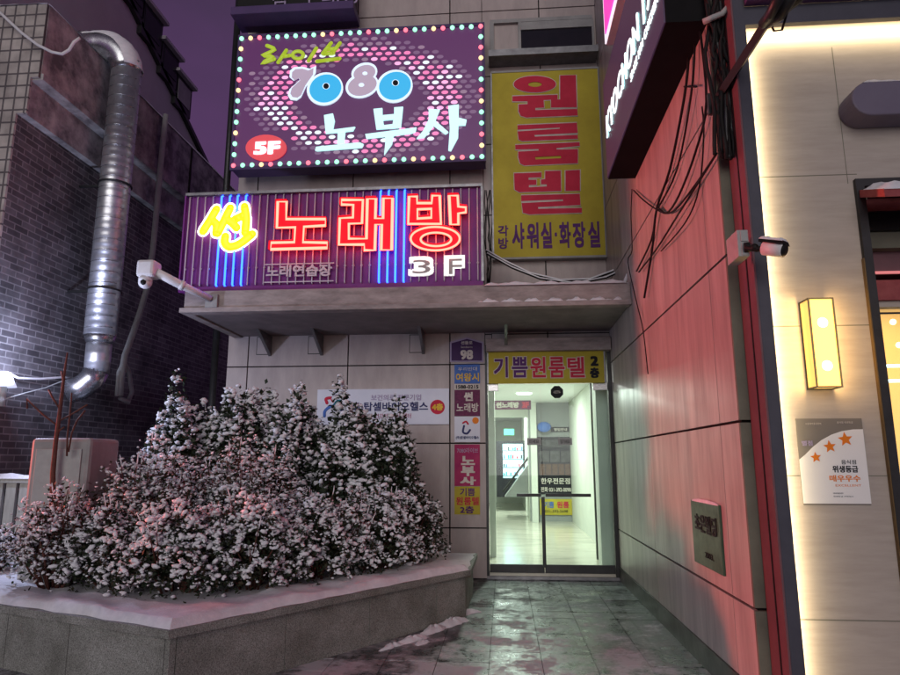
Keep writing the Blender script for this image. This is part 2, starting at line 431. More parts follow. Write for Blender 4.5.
# ================================================================== GROUND
YF, XR = 9.05, 1.47
b = MB(); b.quad((-150, -60, -.012), (150, -60, -.012), (150, 300, -.012), (-150, 300, -.012), 'street')
tag(b.build('street'), kind='structure')
b = MB(); rn = random.Random(77)
b.quad((-6.5, 1.5, -.008), (XR+1.5, 1.5, -.008), (XR+1.5, YF+.05, -.008), (-6.5, YF+.05, -.008), 'groove')
for i in range(20):
    for j in range(26):
        x0, y0 = XR-.002-.4*(i+1)+.4*4, 1.5+.3*j
        if x0 > XR+1.1: continue
        x1, y1 = x0+.395, min(y0+.295, YF+.04)
        h = [rn.uniform(-.0022, .0022) for _ in range(4)]; o_ = rn.uniform(-.001, .001)
        v = [(x0, y0, h[0]+o_), (x1, y0, h[1]+o_), (x1, y1, h[2]*.5+o_), (x0, y1, h[3]*.5+o_)]
        b.add(v+[(p[0], p[1], -.0079) for p in v], [(0, 1, 2, 3), (0, 4, 5, 1), (1, 5, 6, 2), (2, 6, 7, 3), (3, 7, 4, 0)], 'paving')
tag(b.build('pavement'), kind='structure')

# ================================================================== MAIN BUILDING
XL, ZT = -3.92, 9.6
bld = thing('commercial_building', (-1.2, YF+.6, 0), 'tall stone-clad building with a glass entrance and karaoke signs on its front', 'building')
DX0, DX1, DZ = PY(486, 480, YF).x, XR, PY(550, 345, YF).z
b = MB()
b.box(XL, DX0-.004, YF+.03, YF+.3, 0, ZT, 'groove')
b.box(DX0-.004, DX1, YF+.03, YF+.3, DZ+.012, ZT, 'groove')
xs = [XL, -3.62, -2.17, -.73, DX0-.0]
zs = [.0, .64, 1.75, 2.83, 3.92, 5.0, 6.1, 7.2, 8.3, ZT]
g = .009
for i in range(4):
    for j in range(9):
        b.box(xs[i]+(g if i else 0), xs[i+1]-(g if i < 3 else 0), YF, YF+.03, zs[j]+g, zs[j+1]-g, 'facade')
for (x0, x1) in ((DX0+g, .62), (.62+2*g, XR-.002)):
    zz = [DZ+.012, 3.25, 3.92, 5.0, 6.1, 7.2, 8.3, ZT]
    for j in range(7): b.box(x0, x1, YF, YF+.03, zz[j]+(g if j else 0), zz[j+1]-g, 'facade')
b.build('facade_wall', bld)
# the side wall running out to the street
YE = 4.3
b = MB(); b.box(XR+.025, XR+.3, YE+.02, YF+.3, 0, ZT, 'groove')
ys = [YE, 4.66, 6.88, YF-.004]; zz = [.17, .64, 1.75, 2.83, 3.92, 5.0, 6.1, 7.2, 8.3, ZT]
for i in range(3):
    for j in range(9):
        b.box(XR, XR+.025, ys[i]+(.004 if i else 0), ys[i+1]-.004, zz[j]+(g if j else .004), zz[j+1]-g, 'sidestone')
for j in range(9):      # end face of that wall towards the street
    b.box(XR+.0, XR+.42, YE-.025, YE-.001, zz[j]+(g if j else .004), zz[j+1]-g, 'olive')
b.build('side_wall', bld)
b = MB(); b.box(XR-.012, XR+.02, YE, YF-.02, 0.001, .168, 'skirt'); b.box(XR, XR+.42, YE-.032, YE-.002, .001, .168, 'skirt')
b.build('skirting', bld)
# canopy
CY, CZ0, CZ1 = 7.43, 3.25, 3.52
b = MB(); b.box(-3.80, XR-.004, CY, YF-.002, CZ0+.04, CZ1, 'concrete')
b.box(-3.84, XR-.004, CY-.035, CY+.12, CZ0, CZ0+.06, 'concrete')
b.box(-3.84, -3.72, CY+.12, YF-.002, CZ0, CZ0+.06, 'concrete')
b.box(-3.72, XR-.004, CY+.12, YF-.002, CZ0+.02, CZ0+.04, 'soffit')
can = b.build('canopy', bld, bevel=.006)
can['o0'] = bld['o0']
b = MB()
for xx in (-3.3, -2.55, -1.1, .05):
    b2 = MB()
    b2.extr([(xx-.02, YF-.002, 2.98), (xx-.02, YF-.002, CZ0+.02), (xx-.02, YF-.55, CZ0+.02)], (.04, 0, 0), 'metal')
    b2.box(xx-.2, xx+.0, YF-.012, YF-.001, 3.0, CZ0+.01, 'darkmetal')
    b2.box(xx-.19, xx-.01, YF-.014, YF-.011, 3.01, CZ0+.0, 'facade')
    b2.build('bracket', can)
b = MB(); b.box(DX0+.02, XR-.01, YF-.16, YF-.001, 2.985, 3.16, 'concrete'); b.build('lintel', bld, bevel=.008)
b = MB(); sx0 = PY(484, 290, CY).x
b.snow((sx0, CY-.03, CZ1-.01), (XR-.03, CY-.03, CZ1-.01), (XR-.03, CY+.3, CZ1-.01), (sx0, CY+.3, CZ1-.01), 40, 8, .05, 3)
b.snow((sx0-.1, CY-.034, CZ0+.055), (XR-.1, CY-.034, CZ0+.055), (XR-.1, CY-.0, CZ0+.055), (sx0-.1, CY-.0, CZ0+.055), 60, 4, .02, 5, .9)
b.build('snow_cover', can)
# upper window with its sill
b = MB(); x0, x1, z0, z1 = rectY(b, 521, 29, 592, 51, YF-.02, .015, 'pane'); 
wn = b.build('window', bld); wn['o0'] = bld['o0']
b = MB()
wx0 = PY(490, 40, YF).x; wz1 = PY(540, 23, YF).z; wz0 = PY(540, 56, YF).z
b.box(wx0, XR-.05, YF-.05, YF-.002, wz1, wz1+.06, 'dirtwhite'); b.box(wx0, XR-.05, YF-.09, YF-.002, wz0-.05, wz0+.03, 'dirtwhite')
b.box(wx0, wx0+.06, YF-.05, YF-.002, wz0+.03, wz1, 'dirtwhite'); b.box(x0-.04, x0, YF-.05, YF-.002, wz0+.03, wz1, 'dirtwhite')
b.box(x1, x1+.03, YF-.05, YF-.002, wz0+.03, wz1, 'dirtwhite'); b.box(x0, x1, YF-.045, YF-.021, z1, wz1, 'dirtwhite'); b.box(x0, x1, YF-.045, YF-.021, wz0+.03, z0, 'dirtwhite')
b.build('frame', wn)
b = MB(); b.box(wx0-.02, XR-.02, YF-.3, YF-.002, wz0-.16, wz0-.06, 'metal'); b.build('sill', wn)
# lobby behind the glass
LX0, LX1, LY1, LZ = -1.3, 1.62, 16.6, 2.95
FZ = .09
b = MB(); b.box(LX0, LX1, YF+.05, 26, FZ-.1, FZ, 'marble'); b.build('lobby_floor', bld)
b = MB(); b.box(LX0-.2, LX1+.2, YF+.31, 26, LZ, LZ+.1, 'ceiling'); b.build('lobby_ceiling', bld)
b = MB()
b.box(LX1, LX1+.1, YF+.31, 26, FZ, LZ, 'lobbywall'); b.box(LX0-.1, LX0, YF+.31, 26, FZ, LZ, 'lobbywall')
pxl, pxr = PY(529, 450, LY1).x, LX1
b.box(pxl, pxr-.002, LY1, LY1+.15, FZ, LZ-.002, 'lobbygrey')
b.box(PY(531, 450, LY1-.3).x, PY(537, 450, LY1-.3).x, LY1-.3, LY1-.002, FZ, LZ-.002, 'lobbywall')
b.box(LX0, pxl+.3, 24, 24.1, FZ, LZ-.002, 'lobbywall'); b.box(pxl, pxl+.1, LY1+.151, 24, FZ, LZ-.002, 'lobbywall')
b.box(LX0, pxl, 17.0, 17.12, 2.62, LZ-.002, 'lobbywall')
b.box(1.30, LX1-.002, YF+.4, YF+.75, FZ, LZ-.002, 'lobbywall')
b.box(PY(489, 450, 10.4).x, PY(495, 450, 10.4).x, 10.4, 10.7, FZ, LZ-.002, 'lobbywall')
b.build('lobby_wall', bld)
for (x, y) in ((.1, 11.2), (.45, 14.2), (-.2, 19)):
    b = MB(); b.cyl((x, y, LZ-.02), (x, y, LZ-.001), .16, 'lampdisc'); b.build('downlight', bld)
b = MB(); p_ = PY(596.5, 500, 10.3); b.box(p_.x-.03, p_.x+.03, 10.28, 10.34, FZ, LZ-.003, 'darkmetal'); b.build('post', bld)
# stair flank inside the lobby
b = MB(); sy = 17.6
q = [PY(x, y, sy) for x, y in ((505, 497), (530, 462), (537, 462), (537, 497))]
b.extr(q, (0, .9, 0), 'lobbygrey'); st = b.build('staircase', bld); st['o0'] = bld['o0']
b = MB(); b.tube([PY(503, 492, sy-.05), PY(530, 455, sy-.05)], .03, 'darkmetal'); b.build('handrail', st)
# glass entrance
DY = YF+.02
fx0, fx1 = PY(488, 570, DY).x, PY(613, 570, DY).x
hx = PY(544, 530, DY).x
zt = PY(550, 384, DY).z; zb = PY(550, 572, DY).z
b = MB(); b.box(DX0, DX0+.035, DY-.02, DY+.08, .04, DZ, 'darkmetal'); b.box(XR-.05, XR-.002, DY-.02, DY+.08, .04, DZ, 'darkmetal')
b.box(DX0, XR-.002, DY-.03, DY+.1, .001, .038, 'metal'); b.build('door_frame', bld)
zb = max(zb, .06)
for (a, c, hs) in ((DX0+.04, hx-.004, 1), (hx+.004, XR-.055, -1)):
    b = MB(); b.box(a, c, DY+.012, DY+.022, zb+.09, zt, 'glass')
    d = b.build('door', bld); d['o0'] = bld['o0']
    b = MB(); b.box(a, c, DY, DY+.034, zb-.015, zb+.09, 'darkmetal'); b.build('bottom_rail', d, bevel=.004)
    hz = PY(550, 495, DY).z
    ex = hx-.35 if hs > 0 else hx+.62
    b = MB(); b.box(min(hx-hs*.03, ex), max(hx-hs*.03, ex), DY-.06, DY-.03, hz-.02, hz+.02, 'darkmetal')
    b.box(ex-hs*-.03-.012, ex-hs*-.03+.012, DY-.035, DY+.012, hz-.012, hz+.012, 'darkmetal'); 
    if hs > 0: b.box(hx-.026, hx+.018, DY-.052, DY+.005, zb+.06, hz-.021, 'darkmetal')
    b.build('push_bar', d, bevel=.004)
    e0, e1 = (a, a+.14) if hs > 0 else (c-.2, c)
    b = MB(); b.box(e0, e1, DY-.004, DY+.04, zt-.09, zt+.02, 'steel'); b.build('patch_fitting', d, bevel=.004)
    s0 = PY(527 if hs > 0 else 558, 437, DY).x; s1 = PY(541 if hs > 0 else 572, 437, DY).x
    b = MB(); z0, z1 = PY(540, 445, DY).z, PY(540, 438, DY).z
    b.box(s0, s1, DY+.007, DY+.010, z0, z1, 'greypl')
    put_text(b, '미세요' if hs > 0 else '당기세요', (s0+.03, DY+.0065, z0+.02), XU, ZU, s1-s0-.06, z1-z0-.04, 'blackp', .01, .001)
    b.build('sticker', d)
    if hs < 0:
        c0 = PY(557, 392, DY); b = MB()
        b.extr([(c0.x+.09*math.cos(k*PI/4+.39), DY+.0105, c0.z+.09*math.sin(k*PI/4+.39)) for k in range(8)], (0, -.004, 0), 'blackp')
        put_text(b, '-CCTV-', (c0.x-.05, DY+.0062, c0.z-.018), XU, ZU, .1, .036, 'whitep', .01, .001)
        b.build('round_sticker', d)

# ---- things in the lobby
def flat_board(name, x0, y0, x1, y1, Y, mat, label, cat, texts=(), depth=.02, group=None):
    b = MB(); rectY(b, x0, y0, x1, y1, Y, depth, mat)
    o = b.build(name); tag(o, label, cat, group)
    if texts:
        t = MB()
        for k, (s_, a0, c0, a1, c1, mt, bold) in enumerate(texts): ptext(t, s_, a0, c0, a1, c1, Y-.001*(k % 3)-.001, mt, bold, .004)
        t.build('lettering', o)
    return o
LYp = LY1-.03
flat_board('notice_board', 538, 437, 572, 494, LYp, 'blackp', 'large black photo menu notice on the lobby wall seen through the right door leaf', 'notice',
           [('한우전문점', 541, 478, 570, 484, 'whitep', .02), ('전화 031-392-0098', 541, 487, 571, 492, 'whitep', .02)])
flat_board('notice_strip', 551, 427, 569, 432, LYp, 'blackp', 'thin black strip notice above the large menu notice in the lobby', 'notice', [('영업안내', 554, 428, 567, 431, 'whitep', .02)])
flat_board('notice_strip', 573, 427, 584, 432, LYp, 'blackp', 'short black strip notice at the right end of the lobby wall', 'notice', [('안내', 575, 428, 583, 431, 'whitep', .02)])
flat_board('person_poster', 574, 433, 584, 457, LYp, 'paper', 'tall pale poster with a dark standing figure in the lobby', 'poster')
o = bpy.data.objects['notice_board']; b = MB(); rn = random.Random(6)
M['food'] = surf('food_print', (.16, .08, .04), (.02, .012, .01), .5, scale=30, bmp=0); M['greyphoto'] = surf('grey_photo_print', (.10, .10, .10), (.015, .015, .015), .5, scale=9, bmp=0)
for k in range(3): rectY(b, 539.5+k*10.8, 451, 549+k*10.8, 462, LYp-.002, .001, 'greyphoto')
for k in range(5): rectY(b, 539.5+k*6.4, 464, 545+k*6.4, 475, LYp-.002, .001, 'food')
rectY(b, 541, 440, 569, 447, LYp-.002, .001, 'greyphoto'); b.build('printed_photo', o)
o = bpy.data.objects['person_poster']; b = MB()
pshape(b, [[(577, 457), (578, 446), (577.5, 441), (578.5, 438), (580, 438), (580.6, 441), (580.5, 447), (581.5, 457)]], LYp-.001, 'blackp', .003); b.build('printed_figure', o)
flat_board('list_notice', 574, 459, 585, 474, LYp, 'poster', 'small dark list notice under the figure poster', 'notice')
flat_board('bottle_poster', 574, 476, 585, 490, LYp, 'blackp', 'lowest small black poster showing bottles on the lobby wall', 'poster', [('맥주', 576, 479, 583, 486, 'whitep', .02)])
flat_board('yellow_banner', 540, 499, 572, 515, LYp, 'yellow', 'small yellow banner with blue and red letters low on the lobby wall', 'banner',
           [('기쁨', 544, 501.5, 554, 508, 'bluep', .025), ('원룸', 557, 501.5, 569, 508, 'redp', .025), ('031-392-5698', 545, 510, 568, 512.5, 'blackp', .0)])
b = MB(); c0 = PY(544, 427, LY1-.2)
b.ball(c0, .16, 'bluep', sc=(1.1, .3, .8)); tag(b.build('blue_balloon_lamp'), 'round blue glowing ornament hanging at the left of the lobby notices', 'ornament')
hs = flat_board('hanging_karaoke_sign', 493, 400.5, 531, 409.5, 13.5, 'wine', 'long hanging karaoke sign inside the lobby below its ceiling', 'sign', [('썬노래방', 496, 402, 519, 408, 'whitep', .06), ('3F', 522, 402, 529, 408, 'redp', .06)])
b = MB(); rectY(b, 504, 429, 514, 435, 19, .06, 'exitgreen'); tag(b.build('exit_sign'), 'small glowing green exit sign deep inside the lobby', 'exit sign')
vm = thing('vending_machine', PY(511, 490, 20), 'lit glass-front drinks machine at the back of the lobby', 'vending machine')
b = MB(); x0, x1, z0, z1 = rectY(b, 496.5, 441, 525, 497, 20, .7, 'blackp'); b.build('body', vm)
b = MB(); rectY(b, 503, 444, 523, 478, 19.99, .008, 'fridge'); b.build('display', vm)
b = MB(); rnd = random.Random(3)
for r_ in range(4):
    for c_ in range(9):
        xx = 503.6+c_*2.15; yy = 450+r_*8.4
        if rnd.random() < .85: rectY(b, xx, yy-rnd.uniform(2, 4), xx+1.4, yy, 19.97, .012, rnd.choice(['bluep', 'redp', 'whitep', 'teal', 'blackp']))
    rectY(b, 503, 450.2+r_*8.4, 523, 450.9+r_*8.4, 19.965, .02, 'metal')
b.build('shelf', vm)

# ================================================================== SIGNS
# ---- round-bulb sign of the fifth floor
YS = 8.62
led = thing('bulb_sign', PY(358, 167, YS), 'purple light-bulb sign reading 7080 above the neon sign', 'sign')
b = MB()
TL, TR, BL, BR = PY(238, 37, YS), PY(484, 25, YS), PY(233, 167, YS), PY(485, 163, YS)
X0, X1, Z0, Z1 = (TL.x+BL.x)/2, (TR.x+BR.x)/2, (BL.z+BR.z)/2, (TL.z+TR.z)/2
b.box(X0, X1, YS, YS+.28, Z0, Z1, 'plum'); b.build('box', led)
b = MB(); b.box(X0+.03, X1-.03, YS-.012, YS-.001, Z0+.03, Z1-.03, 'led_board'); b.build('face', led)
b = MB()
for (a, c, e, f_) in ((X0-.01, X1+.01, Z1-.03, Z1+.02), (X0-.01, X1+.01, Z0-.02, Z0+.03)): b.box(a, c, YS-.03, YS+.02, e, f_, 'plum')
for (a, c) in ((X0-.01, X0+.03), (X1-.03, X1+.01)): b.box(a, c, YS-.03, YS+.02, Z0+.031, Z1-.031, 'plum')
b.build('frame', led)
nb = 0; kinds = ['led_g', 'led_r', 'led_y', 'led_g']
rng = random.Random(11)
pts = []
NX, NZ = 26, 12
for i in range(NX+1): pts += [(X0+.045+(X1-X0-.09)*i/NX, Z1-.045), (X0+.045+(X1-X0-.09)*i/NX, Z0+.045)]
for j in range(1, NZ): pts += [(X0+.045, Z0+.045+(Z1-Z0-.09)*j/NZ), (X1-.045, Z0+.045+(Z1-Z0-.09)*j/NZ)]
bulb = {}
for i, (x, z) in enumerate(pts):
    k = ['led_g', 'led_y', 'led_r', 'led_g'][(i//2 + (i % 2)*2) % 4] if rng.random() > .1 else 'led_g'
    if k not in bulb:
        t = MB(); t.ball((led.location.x, led.location.y, led.location.z), .035, k, 8, 6, (1, .8, 1)); o = t.build('bulb', led); bulb[k] = o
        t = MB(); t.ball((led.location.x, led.location.y-.02, led.location.z), .013, 'led_w', 6, 4); t.v = t.v
        o.data.materials.append(M['led_w'])
    else:
        o = bulb[k].copy(); COL.objects.link(o); o.parent = led
    o.location = (x-led.location.x, YS-.03-led.location.y, z-led.location.z)
# dotted ring
YD = YS-.014; b = MB(); rng = random.Random(5)
cx, cy = 360.0, 98.0
row = 0; y = 34.0
sk = -.035
while y < 162:
    x = 238+(4.7 if row % 2 else 0)
    while x < 482:
        yy = y+sk*(x-cx)
        du, dv = (x-cx), (yy-cy)
        ro = math.hypot(du/118, dv/61); ri = math.hypot(du/62, dv/36)
        if ro < 1 and ri > 1 and 33 < yy < 158 and 243 < x < 478 and not (x < 292 and yy > 132):
            t = (ri-1)/max(.02, (ri-1)+(1-ro)*1.6)
            r_ = rng.random()
            if .12 < t < .72: mt = 'dot_p' if r_ < .62 else ('dot_q' if r_ < .84 else 'dot_w')
            else: mt = 'dot_d' if r_ < .6 else ('dot_k' if r_ < .93 else 'dot_w')
            if t > .85 or t < .05: mt = 'dot_k' if r_ < .9 else 'dot_d'
            if x < 330 and yy > 105 and .3 < t < .75 and r_ > .4: mt = 'dot_w'
            c0 = PY(x, yy, YD); n = 10
            b.add([(c0.x+.051*math.cos(2*PI*q/n), YD, c0.z+.030*math.sin(2*PI*q/n)) for q in range(n)], [tuple(range(n))], mt)
        x += 9.4
    y += 5.1; row += 1
b.build('dot_pattern', led)
def Z230(L): return [(230+x/6.43, 20+y/6.43) for x, y in L]
def stroke(mb, L, Y, r, mat, flat=.5):
    P = [PY(x, y, Y) for x, y in L]
    # smooth the path a little
    if len(P) > 2:
        Q = [P[0]]
        for i in range(len(P)-1):
            a = P[max(i-1, 0)]; c = P[i]; d = P[i+1]; e = P[min(i+2, len(P)-1)]
            for t in (.25, .5, .75, 1):
                t2, t3 = t*t, t*t*t
                Q.append(.5*((2*c)+(-a+d)*t+(2*a-5*c+4*d-e)*t2+(-a+3*c-3*d+e)*t3))
        P = Q
    mb.tube(P, r, mat, 10, flat=flat)
    for p in (P[0], P[-1]): mb.ball(p, r*.99, mat, 10, 6, (1, flat, 1))
b = MB()
for L in ([(238, 165), (285, 190), (215, 228), (270, 235), (212, 275), (285, 252)], [(362, 195), (310, 272)], [(335, 235), (385, 228)], [(555, 182), (505, 262)],
          [(650, 148), (597, 215)], [(707, 148), (655, 215)], [(622, 190), (685, 182)], [(602, 218), (665, 212)], [(560, 266), (705, 248)]):
    stroke(b, Z230(L), YS-.03, .030, 'green_l')
stroke(b, Z230(ell(437, 225, 34, 24, 14)+[(471, 225)]), YS-.03, .028, 'green_l')
b.build('script_lettering', led)
b = MB()
def seven(k=0): return [(385, 370), (388, 330), (415, 308), (470, 305), (515, 318), (555, 300), (552, 345), (490, 430), (458, 500), (430, 520), (390, 515), (374, 490), (385, 450), (452, 390), (440, 374), (410, 392)]
pshape(b, [Z230(seven())], YS-.016, 'rim_l', .02)
cs = seven(); mx, my = 455, 405
pshape(b, [Z230([(mx+(x-mx)*.82, my+(y-my)*.86-4) for x, y in cs])], YS-.037, 'grey_l', .006)
for (cx0, cy0, hx0, hy0, ox) in ((612, 447, 618, 425, 0), (1059, 430, 1064, 404, 0)):
    pshape(b, [Z230(ell(cx0, cy0, 118, 104, 32, -.35))], YS-.018, 'rim_l', .02)
    pshape(b, [Z230(ell(cx0+2, cy0-6, 104, 88, 32, -.35)), Z230(ell(hx0, hy0, 24, 22, 16))], YS-.0395, 'blue_l', .006)
    pshape(b, [Z230(ell(hx0, hy0, 18, 18, 16))], YS-.039, 'blackp', .003)
pshape(b, [Z230(ell(865, 342, 85, 62, 24, -.3))], YS-.0165, 'rim_l', .02); pshape(b, [Z230(ell(850, 425, 108, 78, 28, -.3))], YS-.019, 'rim_l', .02)
pshape(b, [Z230(ell(865, 342, 72, 50, 24, -.3)), Z230(ell(868, 344, 17, 13, 14))], YS-.0385, 'grey_l', .006)
pshape(b, [Z230(ell(851, 422, 95, 63, 28, -.3)), Z230(ell(845, 418, 19, 14, 14))], YS-.0405, 'grey_l', .006)
b.build('number_lettering', led)
def Z300(L): return [(300+x/4.5, 85+y/4.5) for x, y in L]
b = MB(); dd = 0
for L in ([[(110, 140), (150, 132), (158, 165), (150, 205), (250, 192), (240, 210), (118, 222)]], [[(172, 218), (205, 215), (200, 268), (170, 268)]],
          [[(75, 282), (270, 262), (288, 270), (280, 285), (80, 300), (70, 298)]],
          [[(332, 112), (372, 108), (372, 140), (425, 135), (425, 105), (465, 102), (455, 195), (345, 203)], [(375, 162), (422, 158), (418, 180), (378, 185)]],
          [[(295, 225), (525, 195), (520, 215), (500, 222), (300, 245)]], [[(385, 222), (425, 218), (415, 270), (380, 318), (385, 270)]],
          [[(580, 112), (630, 115), (615, 150), (600, 190), (560, 240), (525, 245), (555, 210), (580, 160)]], [[(610, 165), (668, 215), (655, 225), (600, 185)]],
          [[(668, 98), (715, 92), (712, 240), (680, 300), (668, 298), (675, 200)]], [[(708, 150), (750, 160), (745, 185), (708, 185)]]):
    dd += 1; pshape(b, [Z300(l) for l in L], YS-.016-.0013*(dd % 4), 'led_w', .03)
b.build('brush_lettering', led)
b = MB(); pshape(b, [ell(230+235/6.43, 85+408/6.43, 20.5, 13.2, 30)], YS-.016, 'red_l', .02)
ptext(b, '5F', 253.5, 141.5, 280, 154.5, YS-.037, 'white_l', .05, .008); b.build('floor_badge', led)

# ---- neon sign of the third floor
YN = 7.52
neon = thing('neon_sign', PY(330, 289, YN), 'wide neon sign with lit red and yellow Hangul letters standing on the canopy', 'sign')
TL, TR, BL, BR = PY(190, 197, YN), PY(480, 187, YN), PY(179, 290, YN), PY(484, 287, YN)
X0, X1, Z0, Z1 = (TL.x+BL.x)/2, (TR.x+BR.x)/2, CZ1+.012, (TL.z+TR.z)/2
b = MB(); b.box(X0, X1, YN+.0, YN+.22, Z0, Z1, 'signback'); b.build('box', neon)
b = MB(); b.box(X0-.01, X1+.01, YN-.05, YN+.03, Z1-.005, Z1+.03, 'metal'); b.box(X0-.01, X1+.01, YN-.05, YN-.002, Z0-.01, Z0+.05, 'signback')
b.box(X1-.01, X1+.02, YN-.05, YN+.03, Z0+.051, Z1-.006, 'metal'); b.box(X0-.015, X0+.004, YN-.05, YN+.03, Z0+.051, Z1-.006, 'signback'); b.build('frame', neon)
def Z180(L): return [(180+x/5.625, 180+y/5.625) for x, y in L]
def Z330(L): return [(330+x/5.625, 180+y/5.625) for x, y in L]
blue_x = [(Z180([(230, 300)])[0][0]), Z180([(276, 300)])[0][0], Z180([(320, 300)])[0][0], Z180([(367, 300)])[0][0],
          Z330([(284, 300)])[0][0], Z330([(330, 300)])[0][0], Z330([(374, 300)])[0][0], Z330([(420, 300)])[0][0]]
blue_X = [PY(x, 233, YN).x for x in blue_x]
NT = 37; grey_o = blue_o = None
allx = [X0+.05+(X1-X0-.1)*i/(NT-1) for i in range(NT)]
allx = [x for x in allx if min(abs(x-q) for q in blue_X) > .045]
for k, x in enumerate(allx+blue_X):
    lit = k >= len(allx); src = blue_o if lit else grey_o
    if src is None:
        t = MB(); c = neon.location
        t.tube([(c.x, c.y, c.z+.055), (c.x, c.y-.03, c.z+.075), (c.x, c.y-.03, c.z+(Z1-Z0)-.03), (c.x, c.y, c.z+(Z1-Z0)-.012)], .011 if lit else .007, 'neonblue' if lit else 'unlit', 8)
        o = t.build('lit_tube' if lit else 'unlit_tube', neon)
        if lit: blue_o = o
        else: grey_o = o
    else: o = src.copy(); COL.objects.link(o); o.parent = neon
    o.location = (x-neon.location.x, YN-.012-neon.location.y, Z0-neon.location.z)
b = MB()
for z in (.28, ):
    for x in allx+blue_X: b.ball((x, YN-.03, Z0+z), .016, 'whitepl', 6, 4)
b.build('tube_clip', neon)
RED = {'no': [Z180([(545, 268), (550, 122), (600, 122), (597, 220), (818, 220), (818, 256), (697, 263), (692, 350), (828, 353), (828, 382), (510, 390), (513, 353), (643, 350), (648, 266)])],
       'rae': [Z330([(65, 112), (185, 112), (180, 243), (106, 246), (106, 330), (205, 330), (210, 106), (258, 106), (255, 216), (298, 216), (300, 103), (352, 103), (347, 393), (288, 393), (291, 250), (257, 250), (252, 395), (193, 395), (193, 363), (50, 363), (55, 215), (129, 211), (131, 140), (65, 138)])],
       'bang': [Z330([(445, 93), (490, 93), (490, 130), (572, 130), (575, 88), (617, 88), (624, 247), (440, 247)]), Z330([(492, 165), (570, 162), (570, 212), (492, 217)])],
       'a': [Z330([(670, 88), (718, 88), (722, 150), (764, 154), (764, 182), (722, 188), (722, 250), (678, 250)])],
       'ring': [Z330(ell(592, 330, 138, 66, 40)), Z330(ell(596, 334, 86, 38, 32))]}
YT = YN-.06
for nm, loops in RED.items():
    ls = []
    for q, lp in enumerate(loops):       # tray a little larger than the tube line
        mx = sum(p[0] for p in lp)/len(lp); my = sum(p[1] for p in lp)/len(lp)
        sg = 1 if q == 0 else -1
        n = len(lp); ar = sum(lp[i][0]*lp[(i+1) % n][1]-lp[(i+1) % n][0]*lp[i][1] for i in range(n)); s_ = (1 if ar > 0 else -1)*sg
        out = []
        for i in range(n):
            p0, p1, p2 = Vector(lp[i-1]), Vector(lp[i]), Vector(lp[(i+1) % n])
            d1 = (p1-p0).normalized(); d2 = (p2-p1).normalized()
            n1 = Vector((d1.y, -d1.x))*s_; n2 = Vector((d2.y, -d2.x))*s_
            nn = (n1+n2); nn = nn/max(.3, nn.length_squared/2) if nn.length > .2 else n1
            out.append(tuple(p1+nn*1.35))
        ls.append(out)
    b = MB(); pshape(b, ls, YT, 'tray', .05); tr = b.build('letter_tray', neon); tr['o0'] = neon['o0']
    b = MB()
    for lp in loops: b.tube([PY(x, y, YT-.068) for x, y in lp], .0125, 'neonred', 8, closed=True)
    b.build('lit_tube', tr)
b = MB(); w = MB()
for L in ([(205, 165), (170, 225), (130, 288)], [(172, 222), (205, 250), (203, 298)], [(282, 158), (250, 225), (212, 300)], [(255, 215), (290, 240), (318, 268)],
          [(362, 150), (372, 220), (366, 295)], [(308, 222), (350, 202)], [(255, 318), (252, 350), (275, 375), (330, 362), (405, 305)]):
    stroke(w, Z180(L), YT+.02, .074, 'neonwhite', .4); stroke(b, Z180(L), YT-.018, .054, 'neonyel', .4)
o = w.build('white_rim', neon); b.build('yellow_letter', neon)
b = MB(); ptext(b, '노래연습장', 180+485/5.625, 180+478/5.625, 180+855/5.625, 180+545/5.625, YN-.05, 'unlit', .03, .012)
a = PY(180+478/5.625, 264.5, YN-.05); c = PY(334, 262, YN-.05); z2 = PY(300, 281.5, YN-.05).z
b.box(a.x, c.x, YN-.05, YN-.044, a.z-.006, a.z+.006, 'unlit'); b.box(a.x, c.x, YN-.05, YN-.044, z2-.006, z2+.006, 'unlit')
b.build('small_lettering', neon)
b = MB(); 
ptext(b, '3', 408.5, 257, 434, 276.5, YN-.05, 'lit3f', .085, .03); ptext(b, 'F', 444, 256, 465, 276, YN-.05, 'lit3f', .085, .03)
ptext(b, '3', 412.5, 260, 430.5, 273.5, YN-.0805, 'greypl', .0, .006); ptext(b, 'F', 449, 259, 462, 274, YN-.0805, 'greypl', .0, .006)
b.build('floor_lettering', neon)

# ---- tall yellow banner
YB = 8.93
yb = thing('yellow_banner', PY(548, 257, YB), 'tall yellow vertical banner with huge red Hangul letters at right of the bulb sign', 'banner')
TL, TR, BL, BR = PY(492, 73, YB), PY(601, 69, YB), PY(494, 259, YB), PY(606, 254, YB)
X0, X1, Z0, Z1 = (TL.x+BL.x)/2, min((TR.x+BR.x)/2, XR-.02), (BL.z+BR.z)/2, (TL.z+TR.z)/2
b = MB(); b.box(X0, X1, YB, YB+.1, Z0, Z1, 'yellow'); b.build('sheet', yb)
b = MB()
for (a, c, e, f_) in ((X0-.02, X1+.015, Z1, Z1+.03), (X0-.02, X1+.015, Z0-.03, Z0)): b.box(a, c, YB-.01, YB+.1, e, f_, 'dirtwhite')
b.box(X0-.02, X0, YB-.01, YB+.1, Z0, Z1, 'metal'); b.box(X1, X1+.015, YB-.01, YB+.1, Z0, Z1, 'dirtwhite'); b.build('frame', yb)
def Z485(L): return [(485+x/4.823, 60+y/4.823) for x, y in L]
def Z485b(L): return [(485+x/5.194, 170+y/5.194) for x, y in L]
